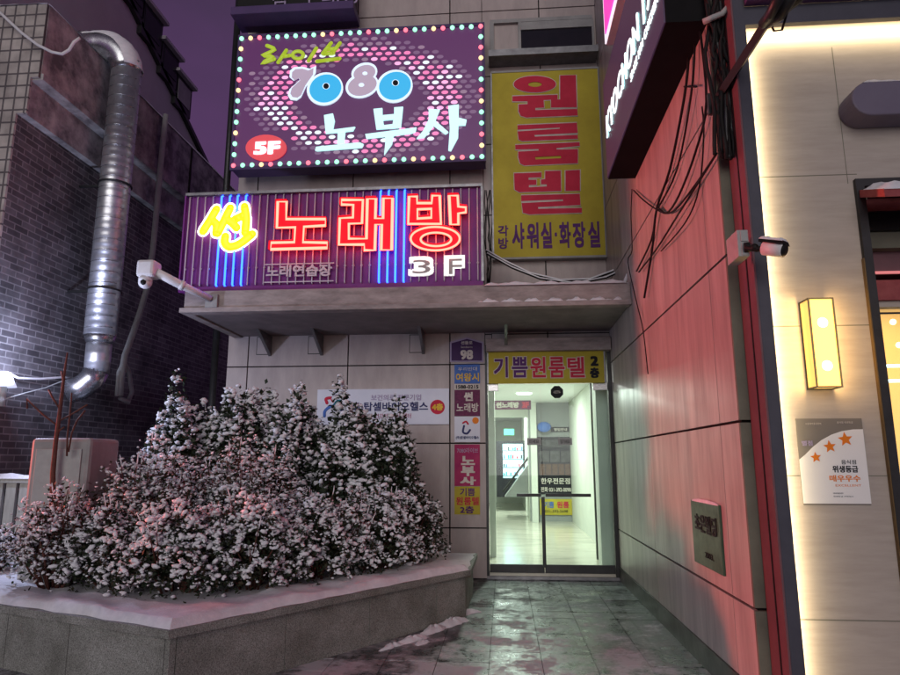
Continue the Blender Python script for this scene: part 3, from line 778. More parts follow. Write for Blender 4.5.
glyphs = [
 [Z485(ell(240, 117, 102, 40, 30)), Z485(ell(241, 118, 33, 12, 18))], [Z485([(362, 75), (438, 73), (443, 228), (318, 230), (318, 192), (362, 190)])],
 [Z485([(132, 175), (280, 170), (350, 168), (350, 190), (283, 194), (285, 230), (243, 232), (243, 242), (445, 236), (447, 268), (200, 278), (172, 270), (162, 248), (162, 215), (205, 213), (205, 200), (132, 200)])],
 [Z485([(157, 315), (443, 303), (447, 352), (238, 362), (240, 370), (447, 362), (448, 380), (180, 392), (162, 384), (157, 345), (360, 332), (360, 326), (157, 337)])],
 [Z485([(146, 410), (456, 397), (457, 415), (345, 425), (345, 432), (448, 430), (448, 498), (190, 509), (170, 500), (160, 470), (160, 442), (258, 437), (258, 430), (146, 432)]), Z485([(242, 468), (365, 462), (367, 474), (244, 480)])],
 [Z485([(140, 547), (272, 543), (272, 566), (210, 568), (210, 578), (248, 578), (248, 602), (212, 604), (212, 614), (298, 610), (298, 600), (270, 600), (270, 577), (290, 574), (290, 536), (365, 534), (367, 632), (165, 638), (143, 625)])],
 [Z485([(388, 534), (458, 530), (458, 630), (388, 632)])],
 [Z485b([(188, 132), (492, 124), (496, 182), (275, 193), (277, 202), (503, 197), (503, 222), (230, 231), (197, 222), (190, 172), (405, 162), (405, 153), (188, 162)])]]
b = MB(); w = MB()
for L in glyphs:
    pshape(b, L, YB-.006, 'redp', .004)
    for lp in L[:1]:
        w.tube([PY(x, y, YB-.004) for x, y in lp], .012, 'whitep', 6, closed=True, flat=.3)
b.build('red_lettering', yb); w.build('white_outline', yb)
b = MB()
def zz5(L): return [(485+x/5.194, 170+y/5.194) for x, y in L]
ptext(b, '각', 485+68/5.194, 170+288/5.194, 485+122/5.194, 170+345/5.194, YB-.001, 'purplep', .025); ptext(b, '방', 485+70/5.194, 170+352/5.194, 485+122/5.194, 170+410/5.194, YB-.001, 'purplep', .025)
for ch, x0, x1 in (('샤', 142, 206), ('워', 218, 280), ('실', 292, 350), ('화', 388, 448), ('장', 458, 524), ('실', 538, 600)):
    ptext(b, ch, 485+x0/5.194, 170+(277-x0*.018)/5.194, 485+x1/5.194, 170+(413-x0*.02)/5.194, YB-.001, 'purplep', .03)
ptext(b, '·', 485+362/5.194, 170+325/5.194, 485+374/5.194, 170+345/5.194, YB-.001, 'purplep', .05)
b.build('small_lettering', yb)

# ---- top sign, cut by the picture's upper edge
YU = 8.5
us = thing('upper_sign', PY(295, 15, YU), 'unlit dark sign with pale outlined letters at the very top above the bulb sign', 'sign')
a, c = PY(234, 12, YU), PY(352, 4, YU)
b = MB(); b.box(a.x+.05, c.x, YU, YU+.3, a.z, a.z+.8, 'blackpl'); b.build('box', us)
b = MB(); b.box(a.x, c.x+.05, YU-.12, YU+.32, a.z-.13, a.z-.002, 'plum'); b.build('ledge', us, bevel=.01)
b = MB(); c0 = PY(272, 8, YU)
for i, ch in enumerate('참노래방'):
    put_text(b, ch, (c0.x+i*.32+(.12 if i else 0), YU-.002, c0.z-.01), XU, ZU, .25, .3, 'pinkpale', .0, .01)
b.build('lettering', us)

# ---- sign over the door
ds = thing('door_sign', PY(547, 383, YF-.06), 'yellow sign with purple and red Hangul over the glass doors', 'sign')
b = MB(); x0, x1, z0, z1 = rectY(b, 488.5, 351, 604, 383, YF-.06, .05, 'yellow'); b.build('board', ds)
b = MB(); b.box(x0-.02, x1+.02, YF-.065, YF-.008, z1, z1+.03, 'metal'); b.box(x0-.02, x0, YF-.065, YF-.008, z0, z1, 'metal'); b.box(x1, x1+.02, YF-.065, YF-.008, z0, z1, 'metal'); b.build('frame', ds)
b = MB()
for i, (ch, x0, x1) in enumerate((('기', 494, 508), ('쁨', 512, 528), ('원', 530.5, 546), ('룸', 549, 565), ('텔', 568, 585))):
    ptext(b, ch, x0, 357, x1, 377.5, YF-.0625, 'purplep' if i < 2 else 'redp', .022)
    ptext(b, ch, x0-.7, 356.3, x1+.7, 378.2, YF-.0603, 'whitep', .05, .001)
ptext(b, '2', 590.5, 356, 598.5, 366, YF-.061, 'blackp', .05); ptext(b, '층', 590, 367.5, 599.5, 378, YF-.061, 'blackp', .05)
b.build('lettering', ds)

# ---- column of small signs
YC = YF-.012
ap = thing('address_plate', PY(467, 362, YC), 'dark purple house number plate reading 98', 'number plate')
b = MB(); pshape(b, [[(450, 342), (467, 337.5), (483.5, 342), (483.5, 362), (450, 362)]], YC, 'pinkpale', .012); b.build('rim', ap)
b = MB(); pshape(b, [[(451.5, 343.2), (467, 339), (482, 343.2), (482, 360.7), (451.5, 360.7)]], YC-.012, 'plate', .004); b.build('plate', ap)
b = MB(); ptext(b, '98', 460.5, 350, 473, 359.5, YC-.017, 'whitep', .04); ptext(b, '선들로', 461, 341, 472.5, 344.5, YC-.017, 'whitep', .02); ptext(b, 'Seondeul-ro', 461, 346, 472.5, 348, YC-.017, 'whitep', .0)
b.build('lettering', ap)
flat_board('travel_sign', 454.5, 364.5, 480, 383.5, YC, 'bluep', 'blue and yellow lettered plate just under the house number', 'sign',
           [('우리반대', 458, 367, 477, 371, 'whitep', .0), ('여왕시', 456, 373, 479, 381.5, 'gold', .02)], .01, 'small tenant signs beside the door')
flat_board('phone_strip', 454.5, 384, 480, 389.5, YC, 'whitep', 'narrow white strip with a phone number between the blue and wine signs', 'sign', [('1588-0215', 456, 385, 478.5, 388.7, 'blackp', .03)], .009, 'small tenant signs beside the door')
flat_board('karaoke_plate', 454.5, 390, 480, 416, YC, 'wine', 'wine coloured karaoke plate in the column of tenant signs', 'sign', [('썬', 464, 392, 473, 401, 'whitep', .05), ('노래방', 456.5, 403, 478.5, 412, 'whitep', .02)], .01, 'small tenant signs beside the door')
o = flat_board('health_plate', 454.5, 416.5, 480, 442, YC, 'paper', 'small white company plate with a swirl emblem in the sign column', 'sign', [('(주)탑셀바이오헬스', 456, 436, 479, 439.5, 'navyp', .03)], .01, 'small tenant signs beside the door')
b = MB(); stroke(b, [(464, 426), (463, 432), (467, 433.5), (470, 430)], YC-.003, .014, 'navyp', .2); stroke(b, [(463, 423), (466, 421.5), (468, 424)], YC-.003, .012, 'redp', .2); pshape(b, [ell(475.5, 420.5, 3.3, 3.3, 16)], YC-.001, 'orange', .004); b.build('emblem', o)
flat_board('bar_plate', 454.5, 444.5, 480, 486, YC, 'magp', 'crimson vertical plate with three stacked white letters', 'sign',
           [('7080라이브', 457, 448, 478, 453, 'pinkpale', .0), ('노', 461, 456, 475, 465, 'whitep', .05), ('부', 461, 466, 475, 476, 'whitep', .05), ('사', 460, 476.5, 476, 485, 'whitep', .05)], .01, 'small tenant signs beside the door')
flat_board('hostel_plate', 454.5, 486.5, 480, 514.5, YC, 'yellow', 'yellow plate at the foot of the sign column', 'sign',
           [('기쁨', 460, 488, 475, 496, 'purplep', .02), ('원룸텔', 456, 497, 479, 505, 'redp', .02), ('2층', 460, 506, 474, 513.5, 'purplep', .025)], .01, 'small tenant signs beside the door')

# ---- company banner behind the shrubs
hb = thing('company_banner', PY(382, 424, YF-.03), 'white horizontal company banner on the wall behind the shrubs', 'banner')
b = MB(); rectY(b, 317, 389, 449, 424.5, YF-.03, .025, 'paper'); b.build('sheet', hb)
b = MB()
ptext(b, '(주)탑셀바이오헬스', 348, 402, 428, 412.5, YF-.031, 'navyp', .025); ptext(b, '보건의료 전문기업', 371, 394.5, 421, 400.5, YF-.031, 'pinkpale', .02); ptext(b, '건강기능 식품센터', 375, 413.5, 411, 418.5, YF-.031, 'magp', .0)
b.build('lettering', hb)
b = MB(); pshape(b, [ell(437.5, 407, 7.3, 7.3, 24)], YF-.031, 'redp', .004); ptext(b, '4층', 432, 403.5, 443, 410.5, YF-.036, 'gold', .05); b.build('floor_badge', hb)
b = MB(); stroke(b, [(324.5, 416), (325, 411), (330, 407), (337, 406), (342, 410)], YF-.032, .022, 'bluep', .2); stroke(b, [(327, 403), (326, 399), (331, 398), (333, 401)], YF-.032, .022, 'redp', .2); stroke(b, [(333, 406), (337, 401), (341, 400.5)], YF-.032, .014, 'teal', .2); b.build('emblem', hb)

# ================================================================== SIDE WALL: chicken shop sign box etc.
XS, SZ0, SZ1, SY0, SY1 = 1.18, 4.53, 5.66, 4.25, 6.87
UXS = Vector((0, -1, 0))
ks = thing('chicken_shop_sign', (XS+.14, (SY0+SY1)/2, SZ0), 'long dark plum sign box with lit white letters jutting from the red-lit wall', 'sign')
b = MB(); b.box(XS, XR-.002, SY0, SY1, SZ0, SZ1, 'mattblack'); b.build('box', ks)
b = MB(); b.box(XS-.012, XS-.001, SY0+.01, SY1-.01, SZ0+.01, SZ1-.01, 'kyoface'); b.build('face', ks)
b = MB()
put_text(b, 'KYOCHON 1991', (XS-.013, 6.73, 4.94), UXS, ZU, 2.45, .25, 'kyo', .006, .008)
put_text(b, 'SINCE 1991 CHICKEN', (XS-.013, 5.42, 4.79), UXS, ZU, 1.05, .075, 'kyo', .0, .006)
b.build('lettering', ks)
ps = thing('pink_sign', (1.25, 5.4, 5.92), 'lit pink and white sign cut off at the top edge above the plum sign box', 'sign')
b = MB(); b.box(1.17, XR-.002, 4.4, 6.55, 5.93, 6.9, 'whitepl'); b.build('box', ps)
b = MB(); b.box(1.155, 1.169, 4.41, 6.54, 5.94, 6.89, 'whitelit'); b.build('rim', ps)
b = MB(); b.box(1.142, 1.154, 4.45, 6.44, 5.99, 6.85, 'pinklit'); b.build('face', ps)
b = MB(); put_text(b, '치킨', (1.141, 6.3, 6.2), UXS, ZU, 1.2, .5, 'yellit', .05, .01); b.build('lettering', ps)
# stone nameplate on the wall
q = [PX(x, y, XR) for x, y in ((693, 500), (721, 505), (725, 575), (697, 562))]
y1, y0 = max(q[0].y, q[3].y), min(q[1].y, q[2].y); z1, z0 = (q[0].z+q[1].z)/2, (q[2].z+q[3].z)/2
npl = thing('stone_nameplate', (XR-.02, (y0+y1)/2, z0), 'green stone building nameplate with dark letters on the side wall', 'nameplate')
b = MB(); b.box(XR-.018, XR-.001, y0, y1, z0, z1, 'greenstone'); b.build('slab', npl, bevel=.004)
b = MB(); put_text(b, '초은빌딩', (XR-.019, y1-.09, z0+(z1-z0)*.52), UXS, ZU, (y1-y0)-.16, .13, 'blackp', .03, .004)
put_text(b, '2003.', (XR-.019, y1-.3, z0+.07), UXS, ZU, .2, .04, 'blackp', 0, .003); b.build('lettering', npl)
b = MB(); b.snow((XR-.02, y0+.01, z1-.001), (XR-.002, y0+.01, z1-.001), (XR-.002, y1-.01, z1-.001), (XR-.02, y1-.01, z1-.001), 4, 14, .02, 4); b.build('snow_cap', npl)
# ---- cables hanging on the side wall
def wallcable(L, r=.011, x=XR-.03, mat='cable', label='thin black cable hanging down the red-lit side wall', grp='cables hanging on the side wall', jit=.012):
    P = [PX(px_, py_, x-jit*(i % 2)) for i, (px_, py_) in enumerate(L)]
    Q = [P[0]]
    for i in range(len(P)-1):
        a = P[max(i-1, 0)]; c = P[i]; d = P[i+1]; e = P[min(i+2, len(P)-1)]
        for t in (.25, .5, .75, 1):
            t2, t3 = t*t, t*t*t
            Q.append(.5*((2*c)+(-a+d)*t+(2*a-5*c+4*d-e)*t2+(-a+3*c-3*d+e)*t3))
    b = MB(); b.tube(Q, r, mat, 6); return tag(b.build('wall_cable'), label, 'cable', grp)
def Z590(L): return [(590+x/2.25, y/2.25) for x, y in L]
for L, r in (([(222, 130), (212, 220), (180, 380), (150, 470), (140, 560), (122, 670)], .011), ([(236, 100), (228, 210), (196, 380), (152, 470)], .008),
          ([(248, 70), (262, 230), (238, 340), (200, 440), (172, 480), (150, 472), (138, 540), (105, 610)], .009), ([(98, 428), (130, 458), (178, 480), (228, 428), (285, 345)], .008),
          ([(285, 345), (200, 480), (150, 560), (110, 612)], .009), ([(212, 195), (240, 195)], .007), ([(252, 240), (256, 300), (246, 420), (215, 500), (160, 565)], .006)):
    wallcable(Z590(L), r)
wallcable([(632, 189), (631, 215), (632, 250), (628, 262), (636, 300), (643, 330), (648, 374)], .006, mat='cable', label='thin wire dropping down the inner end of the side wall past the canopy', grp=None)
# snow-laden cables along the canopy
for k, (L, r) in enumerate((([(486, 251), (505, 262), (530, 274), (560, 281), (590, 280), (612, 272), (629, 264)], .016), ([(487, 254), (512, 268), (540, 279), (575, 284), (606, 278), (628, 268)], .012))):
    b = MB(); b.tube([PY(x, y, YF-.55-.1*k) for x, y in L], r, 'cable', 6)
    o = b.build('slack_cable'); tag(o, 'snow-covered slack cable drooping over the right half of the canopy', 'cable', 'slack cables over the canopy')
    s_ = MB(); s_.tube([PY(x, y-1.1, YF-.55-.1*k) for x, y in L], r*.95, 'snow', 6, flat=1.1); s_.build('snow_cover', o)
b = MB(); b.tube([PY(x, y, CY+.2) for x, y in ((622, 287), (631, 268), (634, 282), (636, 290), (640, 299))], .02, 'snow', 6)
tag(b.build('snow_lump'), 'clump of snow on the cable knot at the right end of the canopy', 'snow')
# snagged wires beside the neon sign
b = MB(); rn = random.Random(4)
for k in range(5):
    x = 486+k*1.2; b.tube([PY(x+rn.uniform(-2, 2), 190+12*i, YF-.03) for i in range(9)], .006, 'cable', 5)
tag(b.build('wire_tangle'), 'tangle of thin wires on the wall between the neon sign and the yellow banner', 'wires')

# ================================================================== NEIGHBOUR SHOP (right)
SF, NX0, NX1, CW = 4.01, 1.535, 1.618, 4.13
shop = thing('corner_shop', (3.2, CW, 0), 'cream stone shop front with dark metal frame at the right edge', 'building')
fz = PY(800, 22, SF).z
dx = PY(858, 183, CW).x; dz = PY(870, 183, CW).z
b = MB()
b.box(NX0+.03, dx, CW, CW+.12, 0, 5.6, 'cream'); b.box(dx, 5.5, CW, CW+.12, dz, 5.6, 'cream')
for z in (.62, 1.42, 2.32, 3.3): b.box(NX1-.04, dx-.001, CW-.0015, CW, z-.0025, z+.0025, 'olive')
jx = PY(838, 100, CW).x; b.box(jx-.002, jx+.002, CW-.0012, CW, dz, 4.2, 'olive')
b.build('front_wall', shop)
b = MB()
b.box(NX0+.012, NX1, SF, SF+.015, 0, 5.2, 'navy'); b.box(NX1-.012, NX1, SF+.0151, SF+.041, 0, fz, 'navy')
b.box(NX1-.0005, 5.5, SF, SF+.015, fz, fz+.13, 'navy'); b.box(NX1, 5.5, SF+.0151, SF+.041, fz, fz+.012, 'navy')
b.box(NX1+.002, 5.5, SF-.06, SF-.001, fz+.135, 5.6, 'plum')
b.build('metal_frame', shop)
b = MB(); b.box(NX0, NX0+.011, SF, YE-.03, 0, 5.2, 'redclad'); b.box(NX0-.004, NX0-.0005, SF+.10, SF+.115, 0, 5.2, 'blackpl'); b.build('side_cladding', shop)
b = MB(); b.box(dx-.03, dx+.02, CW-.03, CW+.1, .001, dz+.02, 'darkmetal'); b.box(dx+.02, 4.5, CW-.03, CW+.1, dz-.03, dz+.02, 'darkmetal'); b.box(dx-.036, dx-.0305, CW-.028, CW, .001, dz-.5, 'brass'); b.build('entrance_frame', shop)
b = MB()
def rz(px_, y0, y1, Y): return PY(px_, y1, Y).z, PY(px_, y0, Y).z
for (y0, y1, Y, mt) in ((212, 230, CW+.16, 'blackpl'), (232, 248, CW+.2, 'olive'), (248, 271, CW+.28, 'redclad'), (280, 300, CW+.3, 'redawn')):
    z0, z1 = rz(885, y0, y1, Y); b.box(dx+.021, 4.5, Y, Y+.2, z0, z1, mt)
b.box(dx+.021, dx+.1, CW+.1, CW+.15, rz(885, 186, 206, CW+.1)[0], dz-.03, 'cream')
b.box(dx+.021, 4.6, CW+.5, CW+.52, rz(885, 180, 300, CW+.5)[0], 3.6, 'redclad'); b.build('entrance_header', shop)
b = MB(); z0, z1 = rz(885, 198, 210, CW+.12); b.cyl((dx+.06, CW+.13, (z0+z1)/2), (4.5, CW+.13, (z0+z1)/2), (z1-z0)/2, 'redawn'); b.build('awning_roll', shop)
a0 = PY(882, 190, 3.86)
b = MB(); b.extr([(a0.x, 3.84, a0.z-.05), (a0.x, 3.84, a0.z), (a0.x, CW-.035, a0.z+.10), (a0.x, CW-.035, a0.z+.05)], (2, 0, 0), 'redawn'); b.build('awning', shop)
b = MB(); b.snow((a0.x, 3.835, a0.z+.0), (a0.x+2, 3.835, a0.z+.0), (a0.x+2, CW-.04, a0.z+.1), (a0.x, CW-.04, a0.z+.1), 40, 8, .05, 17); b.build('snow_cover', shop)
b = MB(); z0, z1 = rz(885, 271.5, 274, CW+.27); b.box(dx+.03, 4.5, CW+.26, CW+.275, z0, z1, 'pinkline'); b.build('pink_light_line', shop)
z1 = rz(885, 300, 560, CW+.34)[1]
b = MB(); b.box(dx+.03, 4.5, CW+.36, CW+.37, 0.05, z1, 'glass'); w_ = b.build('window', shop); w_['o0'] = shop['o0']
b = MB(); b.box(dx+.03, dx+.075, CW+.33, CW+.4, 0.05, z1, 'cream'); b.box(dx+.075, 4.5, CW+.33, CW+.4, z1-.05, z1, 'cream'); b.build('frame', w_)
b = MB(); c0 = Vector((dx+.12, CW+.34, z1-.09))
b.tube([(c0.x, c0.y, .4), (c0.x, c0.y, c0.z-.1), (c0.x+.05, c0.y, c0.z-.09), (c0.x+.08, c0.y, c0.z-.03), (c0.x+.09, c0.y, c0.z), (4.4, c0.y, c0.z)], .006, 'darkmetal', 6); b.build('ornament_bar', w_)
b = MB(); b.box(dx-.3, 5.4, 6.4, 6.5, 0, 3.4, 'roomglow'); b.box(dx-.3, 5.4, CW+.5, 6.4, 2.95, 3.0, 'cream'); b.box(dx-.3, 5.4, CW+.4, 6.4, -.004, .03, 'wood'); b.box(dx-.35, dx-.3, CW+.13, 6.5, 0, 3.4, 'wood'); b.build('dining_room', shop)  # back wall itself glows, standing in for warm light in the room
for (x, y) in ((893, 322), (899, 345)):
    b = MB(); b.ball(PY(x, y, 4.9), .022, 'warmbulb', 8, 6); b.build('ceiling_bulb', shop)
b = MB(); 
for y in (366, 381): p = PY(886, y, 5.2); b.tube([p, p+Vector((2, .3, .05))], .012, 'ledline', 6)
b.build('light_line', shop)
# wall lantern
LYl = CW-.13
q = [PY(808, 298, LYl), PY(834, 297, LYl), PY(843, 388, LYl), PY(817, 392, LYl)]
lx0, lx1 = (q[0].x+q[3].x)/2, (q[1].x+q[2].x)/2; lz1, lz0 = (q[0].z+q[1].z)/2, (q[2].z+q[3].z)/2+.015
lan = thing('wall_lantern', ((lx0+lx1)/2, CW-.07, lz0), 'lit warm box lantern with dark metal edges on the cream shop wall', 'wall lamp')
b = MB(); b.box(lx0+.006, lx1-.006, LYl+.006, CW-.006, lz0+.006, lz1-.006, 'warmpane'); b.build('glowing_pane', lan)
b = MB(); t = .009
for x in (lx0, lx1-t):
    for y in (LYl, CW-t-.001): b.box(x, x+t, y, y+t, lz0, lz1, 'darkmetal')
for z in (lz0, lz1-t):
    for y in (LYl, CW-t-.001): b.box(lx0+t, lx1-t, y, y+t, z, z+t, 'darkmetal')
    for x in (lx0, lx1-t): b.box(x, x+t, LYl+t, CW-t-.001, z, z+t, 'darkmetal')
b.build('metal_edge', lan)
for zf in (.24, .72):
    b = MB(); b.ball(((lx0+lx1)/2-.0, LYl+.012, lz0+(lz1-lz0)*zf), .036, 'warmbulb', 10, 8, (1, .35, 1)); b.build('bulb', lan)
# star poster
PYY = CW-.006
q = [PY(796, 419, PYY), PY(861, 418, PYY), PY(872, 505, PYY), PY(803, 505, PYY)]
px0, px1 = (q[0].x+q[3].x)/2, (q[1].x+q[2].x)/2; pz1, pz0 = (q[0].z+q[1].z)/2, (q[2].z+q[3].z)/2
pw, phh = px1-px0, pz1-pz0
po = thing('star_poster', ((px0+px1)/2, PYY, pz0), 'white and grey hygiene rating poster with three orange stars on the cream wall', 'poster')
M['clearsheet'] = surf('grey_clear_sheet', (.22, .20, .175), (.18, .165, .145), .18, scale=3, bmp=0)
b = MB(); b.box(px0, px1, PYY, PYY+.005, pz0, pz1, 'clearsheet'); b.build('backing', po)
def pp(u, v): return (px0+pw*u, pz1-phh*v)
L = [pp(0, .985), pp(0, .48)]+[pp(.0+t*.0+u, v) for t, u, v in ((0, .1, .42), (0, .22, .335), (0, .36, .255), (0, .52, .19), (0, .68, .15), (0, .85, .13), (0, 1, .128))]+[pp(1, .985)]
M['posterwhite'] = surf('poster_paper', (.82, .81, .79), (.76, .75, .73), .3, scale=3, bmp=0)
vs, fs = shape_geo([L], .0006); b = MB(); b.add([(x, PYY-.001-z, y) for x, y, z in vs], fs, 'posterwhite'); b.build('white_sheet', po)
for (u, v, r_) in ((.25, .455, .085), (.475, .33, .1), (.72, .245, .115)):
    cxs, czs = pp(u, v); st_ = []
    for k in range(10):
        a = PI/2+k*PI/5+.1; rr = r_*pw*(1 if k % 2 == 0 else .45); st_.append((cxs+rr*math.cos(a), czs+rr*math.sin(a)))
    vs, fs = shape_geo([st_], .0006); b = MB(); b.add([(x, PYY-.0024-z, y) for x, y, z in vs], fs, 'orange'); b.build('star', po)
b = MB()
def pt(s_, u0, v0, u1, v1, mt, bold=.0):
    a = pp(u0, v1); c = pp(u1, v0); put_text(b, s_, (a[0], PYY-.0018, a[1]), XU, ZU, c[0]-a[0], c[1]-a[1], mt, bold, .0008)
pt('음식점', .62, .485, .84, .535, 'blackp', .01); pt('위생등급', .48, .55, .86, .63, 'blackp', .03); pt('매우우수', .42, .66, .88, .735, 'orange', .025)
pt('EXCELLENT', .5, .765, .88, .79, 'orange', .0); pt('식품의약품안전처', .45, .86, .6, .875, 'blackp', .0); pt('위생등급 지정업소', .45, .895, .75, .91, 'blackp', 0)
pt('식품의약품안전처', .14, .05, .38, .075, 'whitep', 0); pt('음식점 위생등급', .62, .035, .86, .06, 'whitep', 0); pt('별점', .06, .26, .22, .32, 'pinkpale', .02)
b.build('lettering', po)
# long oval sign light on the wall
ov = thing('oval_box_light', PY(885, 114, CW-.1), 'plum oval-ended box with snow on top, high on the cream wall', 'box light')
oc0 = PY(868, 98, CW-.18); hh = (PY(880, 81, CW-.18).z-PY(880, 115, CW-.18).z)/2; xr = oc0.x+2.2
prof = [(oc0.x+.02-hh*math.sin(t)*1.0, oc0.z+hh*math.cos(t)) for t in [PI*i/12 for i in range(13)]]+[(xr, oc0.z-hh), (xr, oc0.z+hh)]
b = MB(); b.extr([(x, CW-.18, z) for x, z in prof], (0, .178, 0), 'ovalgrey'); b.build('box', ov, bevel=.01)
b = MB(); b.snow((oc0.x-.02, CW-.18, oc0.z+hh-.003), (xr, CW-.18, oc0.z+hh-.003), (xr, CW-.03, oc0.z+hh-.003), (oc0.x-.02, CW-.03, oc0.z+hh-.003), 50, 5, .03, 8); b.build('snow_cover', ov)
# junction box with its bullet camera
jb = thing('junction_box', PY(743, 262, 3.9), 'small grey junction box with a snowy bullet camera on the corner cladding', 'junction box')
a = PY(736.5, 230, 3.86); c = PY(750, 256, 3.86)
b = MB(); b.box(a.x, c.x, 3.86, 4.05, c.z, a.z, 'greypl'); b.box(a.x+.018, c.x-.004, 3.852, 3.859, c.z+.09, a.z-.006, 'greypl'); b.box(a.x+.018, c.x-.004, 3.854, 3.859, c.z+.006, c.z+.082, 'greypl'); b.build('box', jb, bevel=.004)
b = MB(); b.snow((a.x, 3.86, a.z-.002), (c.x, 3.86, a.z-.002), (c.x, 4.04, a.z-.002), (a.x, 4.04, a.z-.002), 6, 6, .012, 3); b.build('snow_cover', jb)
bc = thing('bullet_camera', PY(760, 252, 3.8), 'dark bullet security camera with snow on top, pointing right', 'security camera')
p0, p1, p2 = PY(745, 247, 3.84), PY(764, 248, 3.78), PY(784, 250, 3.70)
b = MB(); b.cyl(p0+Vector((0, .012, 0)), p0+Vector((.03, 0, 0)), .03, 'blackpl', 14); b.tube([p0, p0.lerp(p1, .6)+Vector((0, 0, -.01)), p1], .017, 'blackpl', 10); b.ball(p0.lerp(p1, .5), .024, 'blackpl'); b.build('mount', bc)
b = MB(); b.cyl(p1, p2, .042, 'whitepl', 18); b.cyl(p2, p2+(p2-p1)*.08, .036, 'blackpl', 18, .030); b.build('body', bc)
b = MB(); dv = (p2-p1).normalized()
n_ = Vector((0, 0, 1)); sdv = dv.cross(n_).normalized()
b.extr([p1-dv*.01+n_*.03+sdv*.045, p1-dv*.01+n_*.052+sdv*.03, p1-dv*.01+n_*.052-sdv*.03, p1-dv*.01+n_*.03-sdv*.045], (p2-p1)*1.22, 'blackpl'); b.build('hood', bc)
b = MB(); k = p1-dv*.01+n_*.052; e_ = k+(p2-p1)*1.22
b.snow(k+sdv*.04, e_+sdv*.04, e_-sdv*.04, k-sdv*.04, 12, 6, .016, 2); b.build('snow_cover', bc)
# strut and cable drop at the upper right
stt = thing('steel_strut', PY(718, 98, 4.22), 'dark diagonal steel strut running up past the corner of the cream wall', 'strut')
p0, p1 = PY(716, 101, 4.24), PY(800, -30, 3.3)
b = MB(); b.tube([p0, p1], .032, 'darkmetal', 4, smooth=False); b.build('beam', stt)
b = MB(); b.box(p0.x-.05, p0.x+.05, 4.24, 4.27, p0.z-.09, p0.z+.06, 'darkmetal'); b.build('foot_plate', stt)
b = MB(); rn = random.Random(9)
m0, m1 = PY(766, 22, 3.55), PY(792, -16, 3.3)
for k in range(7):
    o_ = Vector((rn.uniform(-.06, .06), rn.uniform(-.05, .05), rn.uniform(-.05, .05)))
    b.tube([m0+o_*.5, m0.lerp(m1, .5)+o_*1.6+Vector((0, 0, -.03)), m1+o_*2], .03, 'darkmetal', 7)
b.tube([PY(769, 20, 3.6), PY(774, 31, 3.6), PY(782, 30, 3.58), PY(788, 10, 3.5), PY(787, -5, 3.5)], .006, 'cable', 6)
tag(b.build('cable_splice'), 'bulky dark cable splice lashed to the top of the diagonal strut', 'cables')
b = MB()
for k in range(13):
    x = rn.uniform(703, 724); r_ = rn.uniform(.006, .016); L = []
    for i in range(14): L.append(PY(x+i*.9+6*math.sin(i*.9+k)*rn.uniform(.3, 1)*(1 if i < 8 else .3), -12+i*13+rn.uniform(-3, 3), 4.18+rn.uniform(-.05, .03)))
    b.tube(L, r_, rn.choice(['cable', 'darkmetal', 'cable']), 6)
b.tube([PY(740, -8, 4.1), PY(730, 5, 4.1), PY(722, 14, 4.1), PY(712, 18, 4.1), PY(703, 22, 4.12)], .02, 'greypl', 6)
tag(b.build('cable_bundle'), 'dense bundle of dark cables running down the corner beside the plum sign box', 'cables')

# ================================================================== LEFT BRICK BUILDING
XB, YB0, YB1 = -5.2, 6.42, 17.5
lb = thing('brick_building', (-7, 8.5, 0), 'old dark brick building with pale tiled front and snowy parapet at left', 'building')
b = MB(); b.box(-5.42, -12, YB0+.03, YB1, 0, 5.36, 'brick'); b.build('brick_wall', lb)
b = MB(); b.box(-5.205, -12, YB0, YB0+.028, 5.80, 6.74, 'tile'); b.box(-5.30, -12, YB0, YB0+.028, 5.36, 5.80, 'tile'); b.box(-5.42, -12, YB0, YB0+.028, 0, 5.36, 'tile'); b.build('tiled_front', lb)
b = MB(); b.box(XB, -5.5, YB0+.03, YB1, 5.86, 6.74, 'weathered'); b.box(-5.17, -5.5, YB0+.03, YB1-.01, 5.78, 5.858, 'weathered'); b.box(-5.32, -5.5, YB0+.031, YB1-.02, 5.361, 5.778, 'weathered')
for y in (8.2, 10.0, 12.0, 14.0): b.box(XB-.0, XB+.02, y, y+.03, 5.87, 6.72, 'groove')
b.build('parapet', lb)
b = MB(); b.snow((XB+.02, YB0, 6.735), (XB-.25, YB0, 6.735), (XB-.25, YB1, 6.735), (XB+.02, YB1, 6.735), 8, 90, .07, 6, .2); 
b.snow((-12, YB0-.02, 6.735), (XB, YB0-.02, 6.735), (XB, YB0+.22, 6.735), (-12, YB0+.22, 6.735), 60, 5, .05, 7); b.build('snow_cover', lb)
XU2 = -6.0
pt_ = [PX(125, 0, XU2), PX(197, 150, XU2)]
sl = (pt_[1].z-pt_[0].z)/(pt_[1].y-pt_[0].y)
def rfz(y): return pt_[0].z+sl*(y-pt_[0].y)
YR = pt_[0].y+(6.78-pt_[0].z)/sl
b = MB(); b.extr([(XU2, 6.6, 6.5), (XU2, 6.6, rfz(6.6)), (XU2, YR, rfz(YR)), (XU2, YR, 6.5)], (-4, 0, 0), 'roofgrey'); rf = b.build('upper_storey', lb); rf['o0'] = lb['o0']
b = MB(); b.extr([(XU2+.08, 6.5, rfz(6.5)+.001), (XU2+.08, 6.5, rfz(6.5)+.09), (XU2+.08, YR, rfz(YR)+.09), (XU2+.08, YR, rfz(YR)+.001)], (-4.2, 0, 0), 'darkmetal'); b.build('roof', lb)
